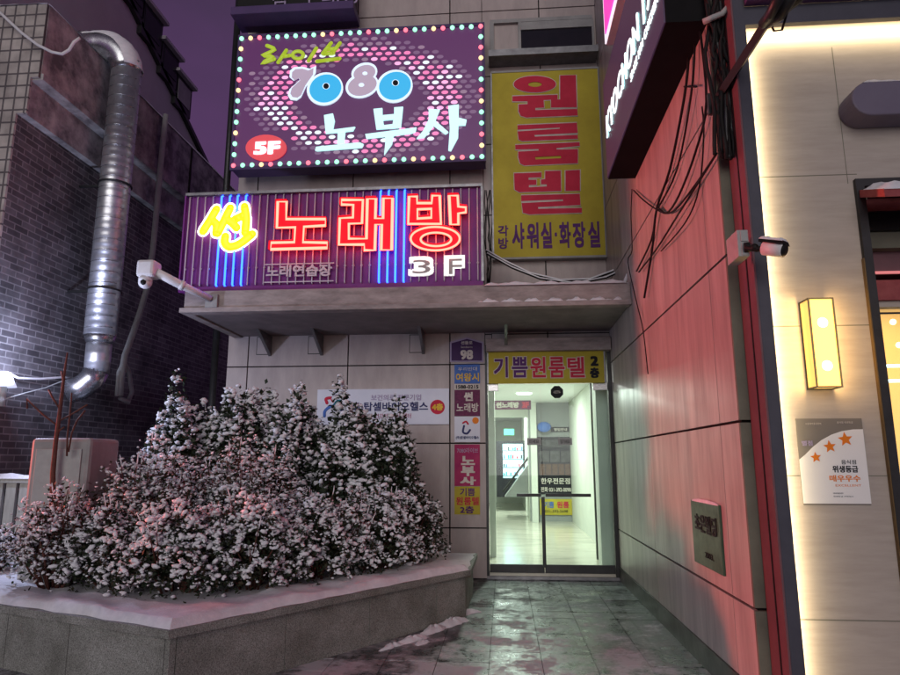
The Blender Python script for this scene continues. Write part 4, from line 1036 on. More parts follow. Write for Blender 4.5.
for (x, y, w_) in ((133, 14, .32), (152, 46, .32), (170, 83, .3), (184, 113, .3)):
    c0 = PX(x-6, y+5, XU2); b = MB()
    b.box(XU2+.08, XU2-.9, c0.y-w_, c0.y+w_, rfz(c0.y)-.0, rfz(c0.y)+.62, 'darkmetal')
    d_ = b.build('dormer', lb); d_['o0'] = lb['o0']
    b = MB(); b.box(XU2+.081, XU2+.09, c0.y-w_+.07, c0.y+w_-.07, rfz(c0.y)+.14, rfz(c0.y)+.54, 'dirtwhite' if y > 100 else 'pane'); b.build('pane', d_)
    b = MB(); b.box(XU2+.16, XU2-1, c0.y-w_-.06, c0.y+w_+.06, rfz(c0.y)+.62, rfz(c0.y)+.68, 'roofgrey'); b.build('dormer_roof', d_)
# duct
dp = thing('exhaust_duct', (-4.95, 7.62, 3), 'shiny spiral metal exhaust duct running up the brick wall', 'duct')
DXc, DYc = -4.94, 7.62
zb_, zt_ = PY(102, 336, DYc).z, PY(119, 72, DYc).z
b = MB(); b.cyl((DXc, DYc, zb_), (DXc, DYc, zt_), .185, 'duct', 28)
for i in range(26):
    z = zb_+.05+(zt_-zb_-.1)*i/25; b.tube([(DXc+.187*math.cos(2*PI*k/24), DYc+.187*math.sin(2*PI*k/24), z+.045*k/24) for k in range(24)], .0035, 'galv', 4, closed=False)
b.build('riser', dp)
b = MB()
b.tube([(DXc, DYc, zt_)]+[(DXc-.36+.36*math.cos(t), DYc-.05*math.sin(t), zt_+.36*math.sin(t)) for t in [PI/2*i/7 for i in range(1, 8)]]+[(DXc-1.0, DYc-.1, zt_+.36)], .195, 'galv', 24); b.build('top_elbow', dp)
b = MB(); rn = random.Random(12); vs = []; nu, nv = 12, 10
for j in range(nv+1):
    for i in range(nu+1):
        t = -.15+1.75*i/nu if i < nu else 1.7
        w = -1.2+2.4*j/nv; R_ = .36+.20*math.cos(w)+rn.uniform(-.006, .006)
        if t <= PI/2: vs.append((DXc-.36+R_*math.cos(max(0.05, t)), DYc+.205*math.sin(w)-.05*math.sin(t), zt_+R_*math.sin(max(.05, t))))
        else: vs.append((DXc-.36-(t-PI/2)*4, DYc+.205*math.sin(w)-.06, zt_+R_))
b.add(vs, [(j*(nu+1)+i, j*(nu+1)+i+1, (j+1)*(nu+1)+i+1, (j+1)*(nu+1)+i) for j in range(nv) for i in range(nu)], 'snow', True); b.build('snow_cover', dp)
b = MB(); z2 = PY(98, 372, DYc).z
b.cyl((DXc, DYc, zb_+.0), (DXc, DYc, zb_-.1), .186, 'galv', 24, .145); b.cyl((DXc, DYc, zb_-.1), (DXc, DYc, z2), .145, 'duct', 24)
b.tube([(DXc, DYc, z2+.02), (DXc-.04, DYc-.02, z2-.1), (DXc-.14, DYc-.06, z2-.2), (DXc-.27, DYc-.1, z2-.25)], .145, 'galv', 20); b.build('bottom_elbow', dp)
for z in (3.6, 5.0):
    b = MB(); b.tube([(DXc+.195*math.cos(2*PI*k/20), DYc+.195*math.sin(2*PI*k/20), z) for k in range(20)], .012, 'darkmetal', 6, closed=True); b.box(DXc-.48, DXc-.19, DYc-.015, DYc+.015, z-.015, z+.015, 'darkmetal'); b.build('clamp', dp)
# hose, gutter pipe, white cables
b = MB(); P = [PX(x, y, -5.1) for x, y in ((166, 115), (163, 140), (158, 195), (153, 249), (147, 289), (140, 312), (133, 333), (125, 355), (121, 378), (120, 396))]
b.tube(P, .042, 'greypl', 10); tag(b.build('drain_hose'), 'pale grey drain hose snaking down the brick wall right of the duct', 'hose')
b = MB(); P = [PX(x, y, -5.12) for x, y in ((120, 398), (128, 402), (132, 392), (129, 372), (124, 362), (119, 372), (117, 396))]
b.tube(P, .03, 'greypl', 8); tag(b.build('hose_loop'), 'grey looped hose hanging at the foot of the drain hose', 'hose')
b = MB(); b.cyl((-4.06, 8.95, .3), (-4.06, 8.95, 3.2), .05, 'darkmetal', 12); b.cyl((-4.06, 8.95, 3.2), (-4.06, 8.95, 9), .05, 'darkmetal', 12); tag(b.build('downpipe'), 'thin dark downpipe at the left corner of the stone facade', 'pipe')
b = MB(); L = [PY(x, y, 6.30) for x, y in ((-8, 5), (8, 20), (22, 33), (38, 45), (52, 52), (62, 54), (69, 50), (74, 42), (80, 38))]
b.tube(L, .016, 'whitepl', 8); tag(b.build('white_cable'), 'white cable sagging across the pale tiled corner of the brick building', 'cable')
b = MB(); b.tube([PX(x, y, -5.3) for x, y in ((10, 374), (18, 378), (40, 379), (64, 377), (76, 381))], .014, 'whitepl', 8); b.tube([PX(x, y, -5.28) for x, y in ((5, 399), (25, 393), (45, 388), (60, 382), (70, 379))], .007, 'greypl', 6); tag(b.build('low_white_cable'), 'white cable along the brick wall near the lit lamp', 'cable')
# lit lamp at the picture's left edge
lp = PX(4, 381, -5.15)
wl = thing('shaded_lamp', lp-Vector((0, 0, .3)), 'small lit white cone-shaded lamp by the brick wall at the left edge', 'lamp')
b = MB(); b.tube([lp+Vector((0, 0, .09)), lp+Vector((0, 0, -.06))], [.05, .12], 'shade', 20); b.build('lamp_shade', wl)
b = MB(); b.cyl(lp+Vector((0, 0, -.061)), lp+Vector((0, 0, -.26)), .035, 'greypl', 12); b.box(lp.x-.25, lp.x, lp.y-.015, lp.y+.015, lp.z-.2, lp.z-.17, 'greypl'); b.build('lamp_post', wl)
# left CCTV on its arm
cc = thing('dome_camera', PY(148, 289, 6.95), 'pale boxed dome camera on a long arm at the left end of the canopy', 'security camera')
c0 = PY(149, 270, 6.95)
b = MB(); b.box(c0.x-.105, c0.x+.105, c0.y-.1, c0.y+.1, c0.z-.10, c0.z+.10, 'whitepl')
o = b.build('housing', cc, bevel=.035)
b = MB(); b.ball((c0.x-.02, c0.y-.02, c0.z-.15), .075, 'whitepl', 16, 12); b.cyl((c0.x-.02, c0.y-.02, c0.z-.15), (c0.x-.02, c0.y-.02, c0.z-.09), .075, 'whitepl', 16)
b.build('dome', cc)
b = MB(); b.ball((c0.x-.012, c0.y-.062, c0.z-.16), .04, 'blackpl', 12, 8); b.build('lens', cc)
a1 = PY(211, 299, CY-.05)
b = MB(); b.tube([c0+Vector((.09, 0, -.03)), c0.lerp(a1, .5)+Vector((0, 0, -.0)), a1], [.05, .05, .036], 'whitepl', 12); b.cyl(c0.lerp(a1, .49), c0.lerp(a1, .55), .058, 'whitepl', 12); b.build('arm', cc)
b = MB(); b.box(a1.x-.075, a1.x+.075, CY-.045, CY-.003, a1.z-.1, a1.z+.06, 'dirtwhite'); b.build('mounting_plate', cc, bevel=.004)
# fence and grey cabinet
fn = thing('slatted_fence', (-5.8, 6.75, .3), 'pale slatted fence standing at the far left behind the planter', 'fence')
fzt = PY(10, 478, 6.75).z
b = MB()
for i in range(22): b.box(-7.5+i*.15, -7.5+i*.15+.11, 6.75, 6.79, .3, fzt-.05, 'fence')
b.build('slats', fn)
b = MB(); b.box(-7.6, -4.2, 6.73, 6.83, fzt-.05, fzt, 'fence'); b.box(-7.6, -4.2, 6.80, 6.83, .5, .57, 'fence'); b.build('rail', fn)
b = MB(); b.snow((-7.6, 6.72, fzt-.003), (-4.2, 6.72, fzt-.003), (-4.2, 6.84, fzt-.003), (-7.6, 6.84, fzt-.003), 50, 4, .04, 12); b.build('snow_cover', fn)
kx0, kx1 = PY(30, 450, 5.78).x, PY(90, 450, 5.78).x; kz = PY(55, 438, 5.78).z
kb = thing('grey_cabinet', ((kx0+kx1)/2, 6.0, .42), 'tall pale grey metal cabinet half hidden behind the shrubs at left', 'cabinet')
b = MB(); b.box(kx0, kx1, 5.78, 6.25, .42, kz, 'dirtwhite'); b.build('case', kb, bevel=.035)
b = MB(); b.box(kx0+.07, kx1-.07, 5.765, 5.779, 1.1, kz-.1, 'greypl'); b.build('door_panel', kb, bevel=.004)

# ================================================================== PLANTER
PH = .45
pl = thing('stone_planter', (-3, 6.2, 0), 'low granite planter with a snow-covered top edge in front of the facade', 'planter')
C0, Rr, Rb, Lf = Vector((-2.15, 4.36, 0)), Vector((-.40, 6.84, 0)), Vector((-.38, 8.05, 0)), Vector((-6.4, 6.0, 0))
def wallrun(b, A, B, th, z0, z1, mat, seams, gap=.006, inset=0):
    d = (B-A); L = d.length; d.normalize(); n = Vector((-d.y, d.x, 0))   # inward (left of A->B)
    cuts = [0]+list(seams)+[L]
    for i in range(len(cuts)-1):
        s, e = cuts[i]+(gap/2 if i else 0), cuts[i+1]-(gap/2 if i < len(cuts)-2 else 0)
        p = [A+d*s+n*inset, A+d*e+n*inset, A+d*e+n*th, A+d*s+n*th]
        b.extr([(q.x, q.y, z0) for q in p], (0, 0, z1-z0), mat)
b = MB()
Ln = (C0-Lf).length
seamL = [Ln-x for x in (3.6, 2.95, 2.3, 1.68, .98, .045)]
wallrun(b, Lf, C0, .02, 0, PH-.052, 'granite', seamL)
wallrun(b, C0, Rr, .02, 0, PH-.052, 'granite', [.045, .9, 1.75, 2.6]); wallrun(b, Rr, Rb, .02, 0, PH-.052, 'granite', [.6])
wallrun(b, Lf+Vector((0, .03, 0)), C0+Vector((0, .03, 0)), .2, 0, PH-.06, 'groove', []); wallrun(b, C0+Vector((-.01, .03, 0)), Rr+Vector((-.03, .0, 0)), .2, 0, PH-.06, 'groove', []); wallrun(b, Rr+Vector((-.025, 0, 0)), Rb+Vector((-.025, 0, 0)), .2, 0, PH-.06, 'groove', [])
b.build('wall', pl)
def offs(P, k):   # offset the open outline outwards by k (away from planter inside)
    out = []
    for i, p in enumerate(P):
        ns = []
        if i > 0: d = (P[i]-P[i-1]).normalized(); ns.append(Vector((d.y, -d.x, 0)))
        if i < len(P)-1: d = (P[i+1]-P[i]).normalized(); ns.append(Vector((d.y, -d.x, 0)))
        n = sum(ns, Vector())/len(ns); n = n/n.length_squared if n.length > .3 else n
        out.append(p+n*k)
    return out
OUT = [Lf, C0, Rr, Rb]
o1, o2 = offs(OUT, .055), offs(OUT, -.34)
b = MB()
for i in range(3):
    p = [o1[i], o1[i+1], o2[i+1], o2[i]]
    b.extr([(q.x, q.y, PH-.05) for q in p], (0, 0, .05), 'granite')
b.build('cap', pl)
b = MB(); o3 = offs(OUT, .04)
for i, n_ in ((0, 60), (1, 50), (2, 16)):
    p = [o3[i], o3[i+1], o2[i+1], o2[i]]
    vs_ = []; rn = random.Random(20+i)
    nu, nv = n_, 8; ph = [rn.uniform(0, 6) for _ in range(5)]
    for j in range(nv+1):
        for k in range(nu+1):
            u, v = k/nu, j/nv; q = (p[0]*(1-u)+p[1]*u)*(1-v)+(p[3]*(1-u)+p[2]*u)*v
            ed = min(1, v*(7+2*math.sin(u*9+ph[3]))); ee = min(1, min(u, 1-u)*8)
            if j == 0: q = q+(p[3]-p[0]).normalized()*ee*(.012+.012*math.sin(u*n_*.9+ph[4])+rn.uniform(0, .012))
            z = .001+.05*math.sqrt(ed)*(1+ee*(.18*math.sin(u*n_*.45+ph[0])+.15*math.sin(v*6+u*11+ph[1])+.12*math.sin(u*n_*1.3+v*5+ph[2])))*(1 if i < 2 else max(0, 1-1.6*u)) + (rn.uniform(0, .007)*ee if j else 0)
            vs_.append((q.x, q.y, PH+z))
    b.add(vs_, [(j*(nu+1)+k, j*(nu+1)+k+1, (j+1)*(nu+1)+k+1, (j+1)*(nu+1)+k) for j in range(nv) for k in range(nu)], 'snow', True)
b.build('snow_cover', pl)
b = MB(); b.extr([(q.x, q.y, PH-.1) for q in (o2[0], o2[1], o2[2], o2[3], Vector((-6.4, 8.05, 0)))], (0, 0, .13), 'snow'); b.build('snowy_soil', pl)
b = MB(); b.box(-6.4, -.40, 8.05, 8.25, 0, PH-.03, 'granite'); b.build('back_wall', pl)
# snow lumps on the pavement by the planter
b = MB(); rn = random.Random(31)
def lump(c, rx, ry, h, rot):
    n, m = 26, 6; vs = [(c[0], c[1], c[2]+h)]; ph = [rn.uniform(0, 6.3) for _ in range(4)]; cr, sr = math.cos(rot), math.sin(rot)
    for k in range(1, m+1):
        for i in range(n):
            t = 2*PI*i/n; w = 1+.28*math.sin(2*t+ph[0])+.2*math.sin(3*t+ph[1])+.13*math.sin(7*t+ph[2])+rn.uniform(-.07, .07)*k/m
            x, y = rx*w*k/m*math.cos(t), ry*w*k/m*math.sin(t); z = h*(1-(k/m)**2.2)*(1+.3*math.sin(5*t+k+ph[3]))+rn.uniform(0, h*.12)
            vs.append((c[0]+x*cr-y*sr, c[1]+x*sr+y*cr, c[2]+(z if k < m else -.003)))
    fs = [(0, 1+i, 1+(i+1) % n) for i in range(n)]
    for k in range(m-1):
        for i in range(n): fs.append((1+k*n+i, 1+(k+1)*n+i, 1+(k+1)*n+(i+1) % n, 1+k*n+(i+1) % n))
    b.add(vs, fs, 'snow', True)
for (x, y, rx, ry, h) in ((466, 614, .16, .06, .035), (452, 624, .20, .08, .045), (433, 631, .20, .06, .04), (412, 641, .17, .045, .035), (392, 647, .12, .04, .025), (422, 643, .09, .04, .02)):
    q = PZ(x, y, 0); lump((q.x, q.y, .002), rx, ry, h, .95+rn.uniform(-.2, .2))
tag(b.build('snow_patch'), 'thin lumps of snow left on the wet pavement beside the planter', 'snow', kind='stuff')

# ================================================================== SHRUBS
ICO_V = None
def blob_template():
    bm = bmesh.new(); bmesh.ops.create_icosphere(bm, subdivisions=1, radius=1); bm.verts.ensure_lookup_table()
    v = np.array([tuple(x.co) for x in bm.verts]); f = np.array([[q.index for q in p.verts] for p in bm.faces]); bm.free(); return v, f
BV, BF = blob_template()
nr = np.random.default_rng(3)
def rotm(n):
    a, b_, c = nr.uniform(0, 2*PI, n), nr.normal(0, .35, n), nr.normal(0, .35, n)
    ca, sa, cb, sb, cc_, sc_ = np.cos(a), np.sin(a), np.cos(b_), np.sin(b_), np.cos(c), np.sin(c)
    R = np.zeros((n, 3, 3)); R[:, 0, 0] = ca*cb; R[:, 0, 1] = ca*sb*sc_-sa*cc_; R[:, 0, 2] = ca*sb*cc_+sa*sc_
    R[:, 1, 0] = sa*cb; R[:, 1, 1] = sa*sb*sc_+ca*cc_; R[:, 1, 2] = sa*sb*cc_-ca*sc_
    R[:, 2, 0] = -sb; R[:, 2, 1] = cb*sc_; R[:, 2, 2] = cb*cc_
    return R
def arr_obj(name, v, f, mats, parent, mi=None, smooth=False):
    me = bpy.data.meshes.new(name); v = np.asarray(v)-np.array(parent['o0'])
    nvtx, nf, k = len(v), len(f), f.shape[1]
    me.vertices.add(nvtx); me.vertices.foreach_set('co', v.astype(np.float32).ravel())
    me.loops.add(nf*k); me.loops.foreach_set('vertex_index', f.astype(np.int32).ravel())
    me.polygons.add(nf); me.polygons.foreach_set('loop_start', np.arange(0, nf*k, k, dtype=np.int32))
    for m_ in mats: me.materials.append(M[m_])
    if mi is not None: me.polygons.foreach_set('material_index', mi.astype(np.int32))
    me.polygons.foreach_set('use_smooth', np.full(nf, smooth))
    me.update(calc_edges=True); me.validate()
    o = bpy.data.objects.new(name, me); COL.objects.link(o); o.parent = parent; o['o0'] = parent['o0']; return o
LV = np.array([(0, 0, 0), (.5, .32, .05), (1, 0, -.04), (.5, -.32, .05)])
def leaves(P, size, parent, mats, tilt=.6):
    n = len(P); R = rotm(n); a = nr.normal(0, tilt, n); s = size*nr.uniform(.6, 1.25, n)
    L = np.repeat(LV[None], n, 0)*s[:, None, None]
    c, sn = np.cos(a), np.sin(a); y, z = L[:, :, 0].copy(), L[:, :, 2].copy()
    L[:, :, 0] = y*c[:, None]+z*sn[:, None]; L[:, :, 2] = -y*sn[:, None]+z*c[:, None]
    V = np.einsum('nij,nkj->nki', R, L)+P[:, None]
    F = np.arange(4*n).reshape(n, 4)
    arr_obj('foliage', V.reshape(-1, 3), F, mats, parent, nr.integers(0, len(mats), n))
def snowblobs(P, sx, sy, sz, parent):
    n = len(P); R = rotm(n); s = (.4+1.15*nr.random((n, 1, 1))**2.0)
    T = BV[None]*np.array([sx, sy, sz])*s*(1+nr.normal(0, .16, (n, len(BV), 1)))
    V = np.einsum('nij,nkj->nki', R, T)+P[:, None]
    F = (BF[None]+(np.arange(n)*len(BV))[:, None, None]).reshape(-1, 3)
    o = arr_obj('snow_cover', V.reshape(-1, 3), F, ['snow'], parent, smooth=True); o['kind'] = 'stuff'
def shrub(cx, cy, rx, ry, h, kind, label, nshoot=0, dens=1.0, snowy=1.0, z0=PH, lean=0):
    root = thing('snowy_shrub', (cx, cy, z0), label, 'shrub', 'snowy shrubs in the planter')
    rs = random.Random(int(cx*1000)+int(cy*77))
    # stems
    b = MB(); tips = []
    ns = 16 if kind != 'twig' else 34
    for i in range(ns):
        a = rs.uniform(0, 2*PI); q = math.sqrt(rs.random()); top = h*(1-.45*q*q)*rs.uniform(.75, 1)
        e = Vector((cx+rx*q*math.cos(a)*.95, cy+ry*q*math.sin(a)*.95, z0+top))
        st_ = Vector((cx+rx*.25*q*math.cos(a), cy+ry*.25*q*math.sin(a), z0-.02))
        mid = st_.lerp(e, .5)+Vector((rs.uniform(-.06, .06), rs.uniform(-.06, .06), .05))
        b.tube([st_, mid, e], [.011, .008, .003], 'wood', 5); tips.append((st_, mid, e))
        if kind == 'twig':
            for k in range(5):
                p = mid.lerp(e, rs.random()); d = Vector((rs.uniform(-1, 1), rs.uniform(-1, 1), rs.uniform(.0, 1))).normalized()*rs.uniform(.1, .25)
                b.tube([p, p+d], [.004, .002], 'wood', 4); tips.append((p, p+d*.5, p+d))
    b.build('stems', root)
    lumps = np.array([(rs.uniform(-.7, .7), rs.uniform(-.7, .7), rs.uniform(.1, .9)) for _ in range(9)]); lr = np.array([rs.uniform(.3, .5) for _ in range(9)])
    def cloud(n, shell):
        d = nr.normal(0, 1, (n, 3)); d[:, 2] = np.abs(d[:, 2])*1.0-.25; d /= np.linalg.norm(d, axis=1)[:, None]
        r = nr.random(n)**(1/3.0) if not shell else nr.uniform(.82, 1.04, n)
        wob = 1+(.24 if kind == 'broad' else .17)*np.sin(d[:, 0]*5+cx*9)*np.cos(d[:, 1]*6+cy*5)+.10*np.sin(d[:, 2]*11+cx*4+d[:, 0]*7)
        p = d*(r*wob)[:, None]
        P = np.stack([cx+p[:, 0]*rx+lean*p[:, 2], cy+p[:, 1]*ry, z0+.28*h+p[:, 2]*h*.74], 1)
        P[:, 2] = np.maximum(P[:, 2], z0+.02); return P, d
    area = (rx+ry)*h
    if kind != 'broad':
        tw = MB()
        for i in range(9):
            a = rs.uniform(0, 2*PI); q = math.sqrt(rs.random())*.9; p = Vector((cx+rx*q*math.cos(a), cy+ry*q*math.sin(a), z0+h*(.95-.45*q*q))); d = Vector((math.cos(a)*.4*q+rs.uniform(-.2, .2), math.sin(a)*.4*q+rs.uniform(-.2, .2), 1)).normalized()*rs.uniform(.10, .22)
            tw.tube([p-d, p+d*.5, p+d], [.005, .004, .002], 'wood', 4); tw.tube([p+d*.45+Vector((0, 0, .003)), p+d*.7+Vector((.003, 0, .003)), p+d], [.003, .006, .003], 'snow', 5)
        tw.build('twigs', root)['kind'] = 'stuff'
    nl = int(3800*area*dens)
    if kind == 'broad':
        P, _ = cloud(nl, False); P2, _ = cloud(nl//2, True); LP = np.vstack([P, P2])
        S, d = cloud(int(2100*area*dens*snowy), True); keep = (nr.random(len(S)) < .10+.9*np.clip(d[:, 2]+.3, 0, 1)) & (np.sin(S[:, 0]*17+cx)*np.sin(S[:, 1]*15+2)*np.sin(S[:, 2]*16+cx) > -.2); S = S[keep]
        S2, _ = cloud(int(120*area*snowy), False); S = np.vstack([S, S2])
        extraL, extraS = [], []
        for i in range(nshoot):
            a = rs.uniform(0, 2*PI); q = math.sqrt(rs.random())*.95; bx_, by_ = cx+rx*q*math.cos(a), cy+ry*q*math.sin(a)
            zb2, ln = z0+h*(.72-.2*q), rs.uniform(.30, .72)
            for k in range(64):
                t = k/64; w = .07*(1-.35*t); ang = rs.uniform(0, 2*PI); rr = w*rs.uniform(.3, 1)
                extraL.append((bx_+rr*math.cos(ang), by_+rr*math.sin(ang), zb2+ln*t))
                if rs.random() < .62*snowy: extraS.append((bx_+rr*math.cos(ang), by_+rr*math.sin(ang), zb2+ln*t+.015))
        if extraL: LP = np.vstack([LP, np.array(extraL)])
        if extraS: S = np.vstack([S, np.array(extraS)])
        leaves(LP, .068, root, ['leaf']); S[:, 2] += .008
        snowblobs(S, .036, .026, .019, root)
    elif kind == 'hedge':
        P, _ = cloud(int(nl*1.5), False); P2, _ = cloud(nl, True); leaves(np.vstack([P, P2]), .042, root, ['leaf', 'leafred', 'leaf'])
        S, d = cloud(int(6800*area*dens*snowy), True)
        cl = np.sin(S[:, 0]*23+1)*np.sin(S[:, 1]*21+2)*np.sin(S[:, 2]*25+cx)
        keep = (nr.random(len(S)) < .22+.78*np.clip(d[:, 2]*1.1+.42, 0, 1)) & (cl > -.08); S = S[keep]
        snowblobs(S, .028, .015, .013, root)
    else:
        pts = []; sp = []
        for (a, m_, e) in tips:
            for k in range(9 if (e-a).length > .3 else 6):
                t = rs.uniform(.35, 1); p = a.lerp(m_, t*2) if t < .5 else m_.lerp(e, t*2-1)
                pts.append((p.x+rs.gauss(0, .03), p.y+rs.gauss(0, .03), p.z+rs.gauss(0, .03)))
                if rs.random() < .8*snowy: sp.append((p.x+rs.gauss(0, .03), p.y+rs.gauss(0, .03), p.z+.012+rs.gauss(0, .02)))
        S0, d = cloud(int(1500*area*snowy), False)
        leaves(np.array(pts+[tuple(q) for q in cloud(int(1200*area), False)[0]]), .045, root, ['leafred', 'leaf']); snowblobs(np.vstack([np.array(sp), S0]), .026, .012, .010, root)
    return root
shrub(-3.55, 7.15, .42, .42, 1.66, 'broad', 'upright snowy shrub at the left end of the back row, below the duct', 9)
shrub(-2.95, 7.3, .42, .42, 1.72, 'broad', 'tall snowy shrub with a high snow-clad shoot, second from the left in the back row', 9)
shrub(-2.35, 7.4, .42, .42, 1.62, 'broad', 'rounded snowy shrub in the middle of the back row beside the company banner', 8)
shrub(-1.75, 7.45, .42, .42, 1.66, 'broad', 'heavily snowed shrub in front of the left part of the company banner', 7)
shrub(-1.3, 7.5, .36, .4, 1.48, 'broad', 'dark leaved shrub with little snow at the right end of the back row', 4, 1.1, .4)
shrub(-3.3, 5.95, .45, .42, 1.05, 'twig', 'twiggy bush with snowy twigs just right of the grey cabinet')
shrub(-3.72, 5.48, .36, .3, .8, 'twig', 'thin twiggy bush with sparse snow right in front of the grey cabinet')
shrub(-3.25, 6.25, .6, .5, 1.25, 'twig', 'pink-lit twiggy bush with snowy tips left of the middle')
shrub(-2.55, 6.45, .6, .5, 1.22, 'twig', 'pink-lit twiggy bush in the middle behind the low hedge')
shrub(-3.2, 5.55, .5, .42, .64, 'hedge', 'low rounded snowy bush at the left end of the front row')
shrub(-2.62, 5.38, .45, .42, .66, 'hedge', 'low snowy bush next to the planter corner in the front row')
shrub(-2.1, 5.62, .46, .45, .72, 'hedge', 'low pink-lit snowy bush right of the planter corner')
shrub(-1.68, 6.12, .46, .45, .72, 'hedge', 'low bush with pinkish snow on top in the middle of the front row')
shrub(-1.28, 6.62, .45, .45, .74, 'hedge', 'low snowy bush second from the right in the front row')
shrub(-1.03, 7.2, .36, .42, .74, 'hedge', 'dark low bush with sparse snow at the right end of the front row', 0, 1.0, .4)
shrub(-4.85, 6.2, .16, .2, .32, 'twig', 'small snowy bush in front of the fence at the far left edge')
# bare sapling
sp = thing('bare_sapling', PY(55, 580, 5.68), 'leafless reddish sapling with a few branches at left', 'sapling')
def S4(L): return [PY(x/4.82, 340+y/4.82, 5.68) for x, y in L]
b = MB(); b.tube(S4([(325, 60), (312, 150), (300, 250), (285, 370), (268, 500), (255, 640), (250, 1000)]), [.006, .010, .014, .017, .019, .022, .026], 'wood', 8)
b.build('trunk', sp)
for L in ([(283, 325), (255, 280), (235, 240)], [(275, 412), (215, 365), (165, 320), (130, 285), (132, 330)], [(290, 388), (350, 355), (420, 312)], [(345, 255), (338, 340), (325, 460), (322, 560)], [(410, 340), (370, 390), (345, 450), (330, 540)], [(305, 200), (296, 150)], [(280, 440), (310, 420)]):
    b = MB(); b.tube(S4(L), .008, 'wood', 6); b.build('branch', sp)

# ================================================================== LIGHT
def light(name, kind, loc, energy, color, **k):
    l = bpy.data.lights.new(name, kind); l.energy = energy; l.color = color
    o = bpy.data.objects.new(name, l); COL.objects.link(o); o.location = loc
    for a, v in k.items():
        if a == 'rot': o.rotation_euler = v
        elif a == 'aim': o.rotation_euler = (Vector(v)-Vector(loc)).to_track_quat('-Z', 'Y').to_euler()
        else: setattr(l, a, v)
    return o
# far street lighting behind the photographer
sd = Vector((.06, .93, -.20))
s = bpy.data.lights.new('street_glow', 'SUN'); s.energy = .95; s.angle = math.radians(40); s.color = (1, .97, .93)
so = bpy.data.objects.new('street_glow', s); COL.objects.link(so); so.rotation_euler = sd.to_track_quat('-Z', 'Y').to_euler()
light('red_shop_light', 'SPOT', (-11.2, 5.85, 2.75), 3700, (1, .155, .115), shadow_soft_size=.24, spot_size=math.radians(31), spot_blend=.3, aim=(XR, 5.3, 2.85))
for (x, y, e) in ((.1, 11.2, 85), (.45, 14.2, 85), (-.2, 19, 110)): light('downlight_lamp', 'AREA', (x, y, LZ-.022), e*.9, (.97, 1, .93), shape='DISK', size=.31)
light('lamp_light', 'POINT', tuple(lp+Vector((.12, -.12, .12))), 95, (.62, .68, 1), shadow_soft_size=.08)
light('lantern_light', 'AREA', ((lx0+lx1)/2, LYl-.03, (lz0+lz1)/2), 1.6, (1, .62, .22), shape='RECTANGLE', size=.2, size_y=.6, rot=(PI/2, 0, 0))
for sx in (-1, 1):
    light('lantern_side_light', 'AREA', ((lx0+lx1)/2+sx*((lx1-lx0)/2+.004), (LYl+CW)/2, (lz0+lz1)/2), 1.5, (1, .62, .22), shape='RECTANGLE', size=.58, size_y=.1, rot=(0, -sx*PI/2, 0))
# LED strip tucked behind the metal frame, washing the cream wall
hzz = 4.31
light('cove_led_side', 'AREA', (NX1-.03, SF+.03, hzz/2), 24, (1, .80, .48), shape='RECTANGLE', size=.02, size_y=hzz-.1, rot=(PI/2+.0, 0, 0))
light('cove_led_top', 'AREA', (NX1+1.9, SF+.03, fz+.03), 24, (1, .80, .48), shape='RECTANGLE', size=3.8, size_y=.02, rot=(PI/2, 0, 0))
for o in bpy.data.objects:
    if o.name.startswith('cove_led_side'): o.rotation_euler = Vector((.92, .38, 0)).to_track_quat('-Z', 'Y').to_euler()
    if o.name.startswith('cove_led_top'): o.rotation_euler = Vector((0, .38, -.92)).to_track_quat('-Z', 'X').to_euler(); 
tl = bpy.data.objects['cove_led_top'].data; tl.size, tl.size_y = .02, 3.8
light('dining_light', 'AREA', (3.2, 5.5, 2.9), 25, (1, .7, .4), shape='SQUARE', size=1.2, rot=(0, 0, 0))

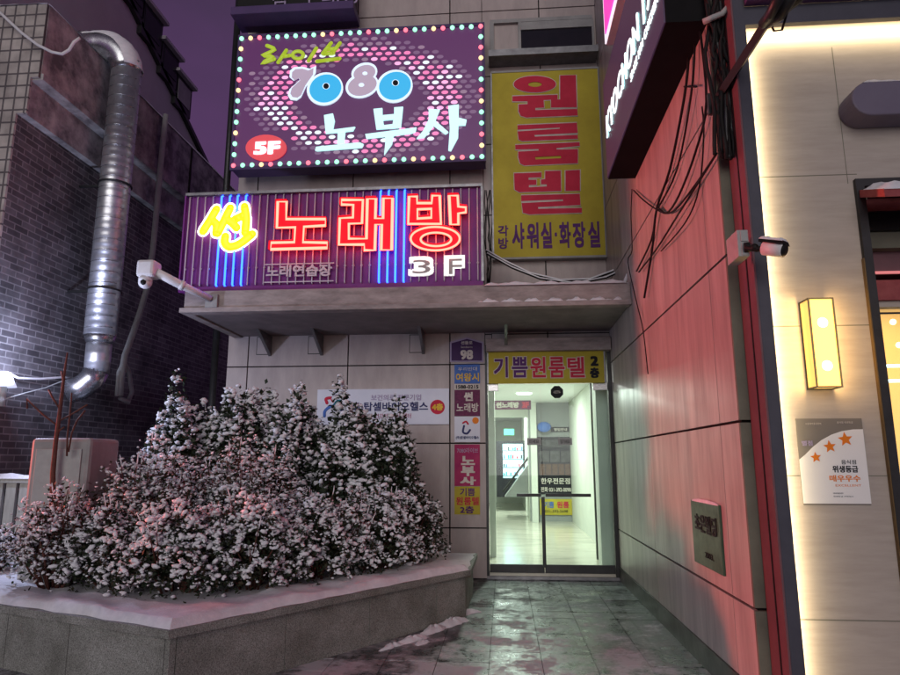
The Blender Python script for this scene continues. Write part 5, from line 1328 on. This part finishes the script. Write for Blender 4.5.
# ---- night sky
w = bpy.data.worlds.new('World'); SC.world = w; w.use_nodes = True; nt = w.node_tree; nt.nodes.clear()
out = nt.nodes.new('ShaderNodeOutputWorld'); add = nt.nodes.new('ShaderNodeAddShader')
b1 = nt.nodes.new('ShaderNodeBackground'); b2 = nt.nodes.new('ShaderNodeBackground')
sky = nt.nodes.new('ShaderNodeTexSky'); sky.sky_type = 'NISHITA'; sky.sun_disc = False; sky.sun_elevation = math.radians(-6); sky.sun_rotation = math.radians(200)
nt.links.new(sky.outputs[0], b1.inputs['Color']); b1.inputs['Strength'].default_value = .05
tc = nt.nodes.new('ShaderNodeTexCoord'); sp_ = nt.nodes.new('ShaderNodeSeparateXYZ'); nt.links.new(tc.outputs['Generated'], sp_.inputs[0])
cl = noise(nt, 2.2, 6, .6, vec=tc.outputs['Generated'], stretch=(1, 1, 2.5))
mz = nt.nodes.new('ShaderNodeMath'); mz.operation = 'MULTIPLY_ADD'; nt.links.new(cl, mz.inputs[0]); mz.inputs[1].default_value = -.5; nt.links.new(sp_.outputs['Z'], mz.inputs[2])
mz2 = nt.nodes.new('ShaderNodeMath'); mz2.operation = 'ADD'; mz2.inputs[1].default_value = .22; nt.links.new(mz.outputs[0], mz2.inputs[0])
c = ramp(nt, mz2.outputs[0], [(.05, (.115, .045, .15)), (.4, (.075, .036, .10)), (.75, (.038, .026, .052))])
nt.links.new(c, b2.inputs['Color']); b2.inputs['Strength'].default_value = .93
nt.links.new(b1.outputs[0], add.inputs[0]); nt.links.new(b2.outputs[0], add.inputs[1]); nt.links.new(add.outputs[0], out.inputs['Surface'])
SC.view_settings.view_transform = 'Standard'; SC.view_settings.look = 'None'; SC.view_settings.exposure = .3; SC.view_settings.gamma = 1
SC.view_settings.use_curve_mapping = False
SC.render.engine = 'CYCLES'
SC.cycles.use_denoising = True; SC.cycles.max_bounces = 6; SC.cycles.transparent_max_bounces = 12
SC.cycles.sample_clamp_indirect = 4
for o in bpy.data.objects:
    if 'o0' in o: del o['o0']
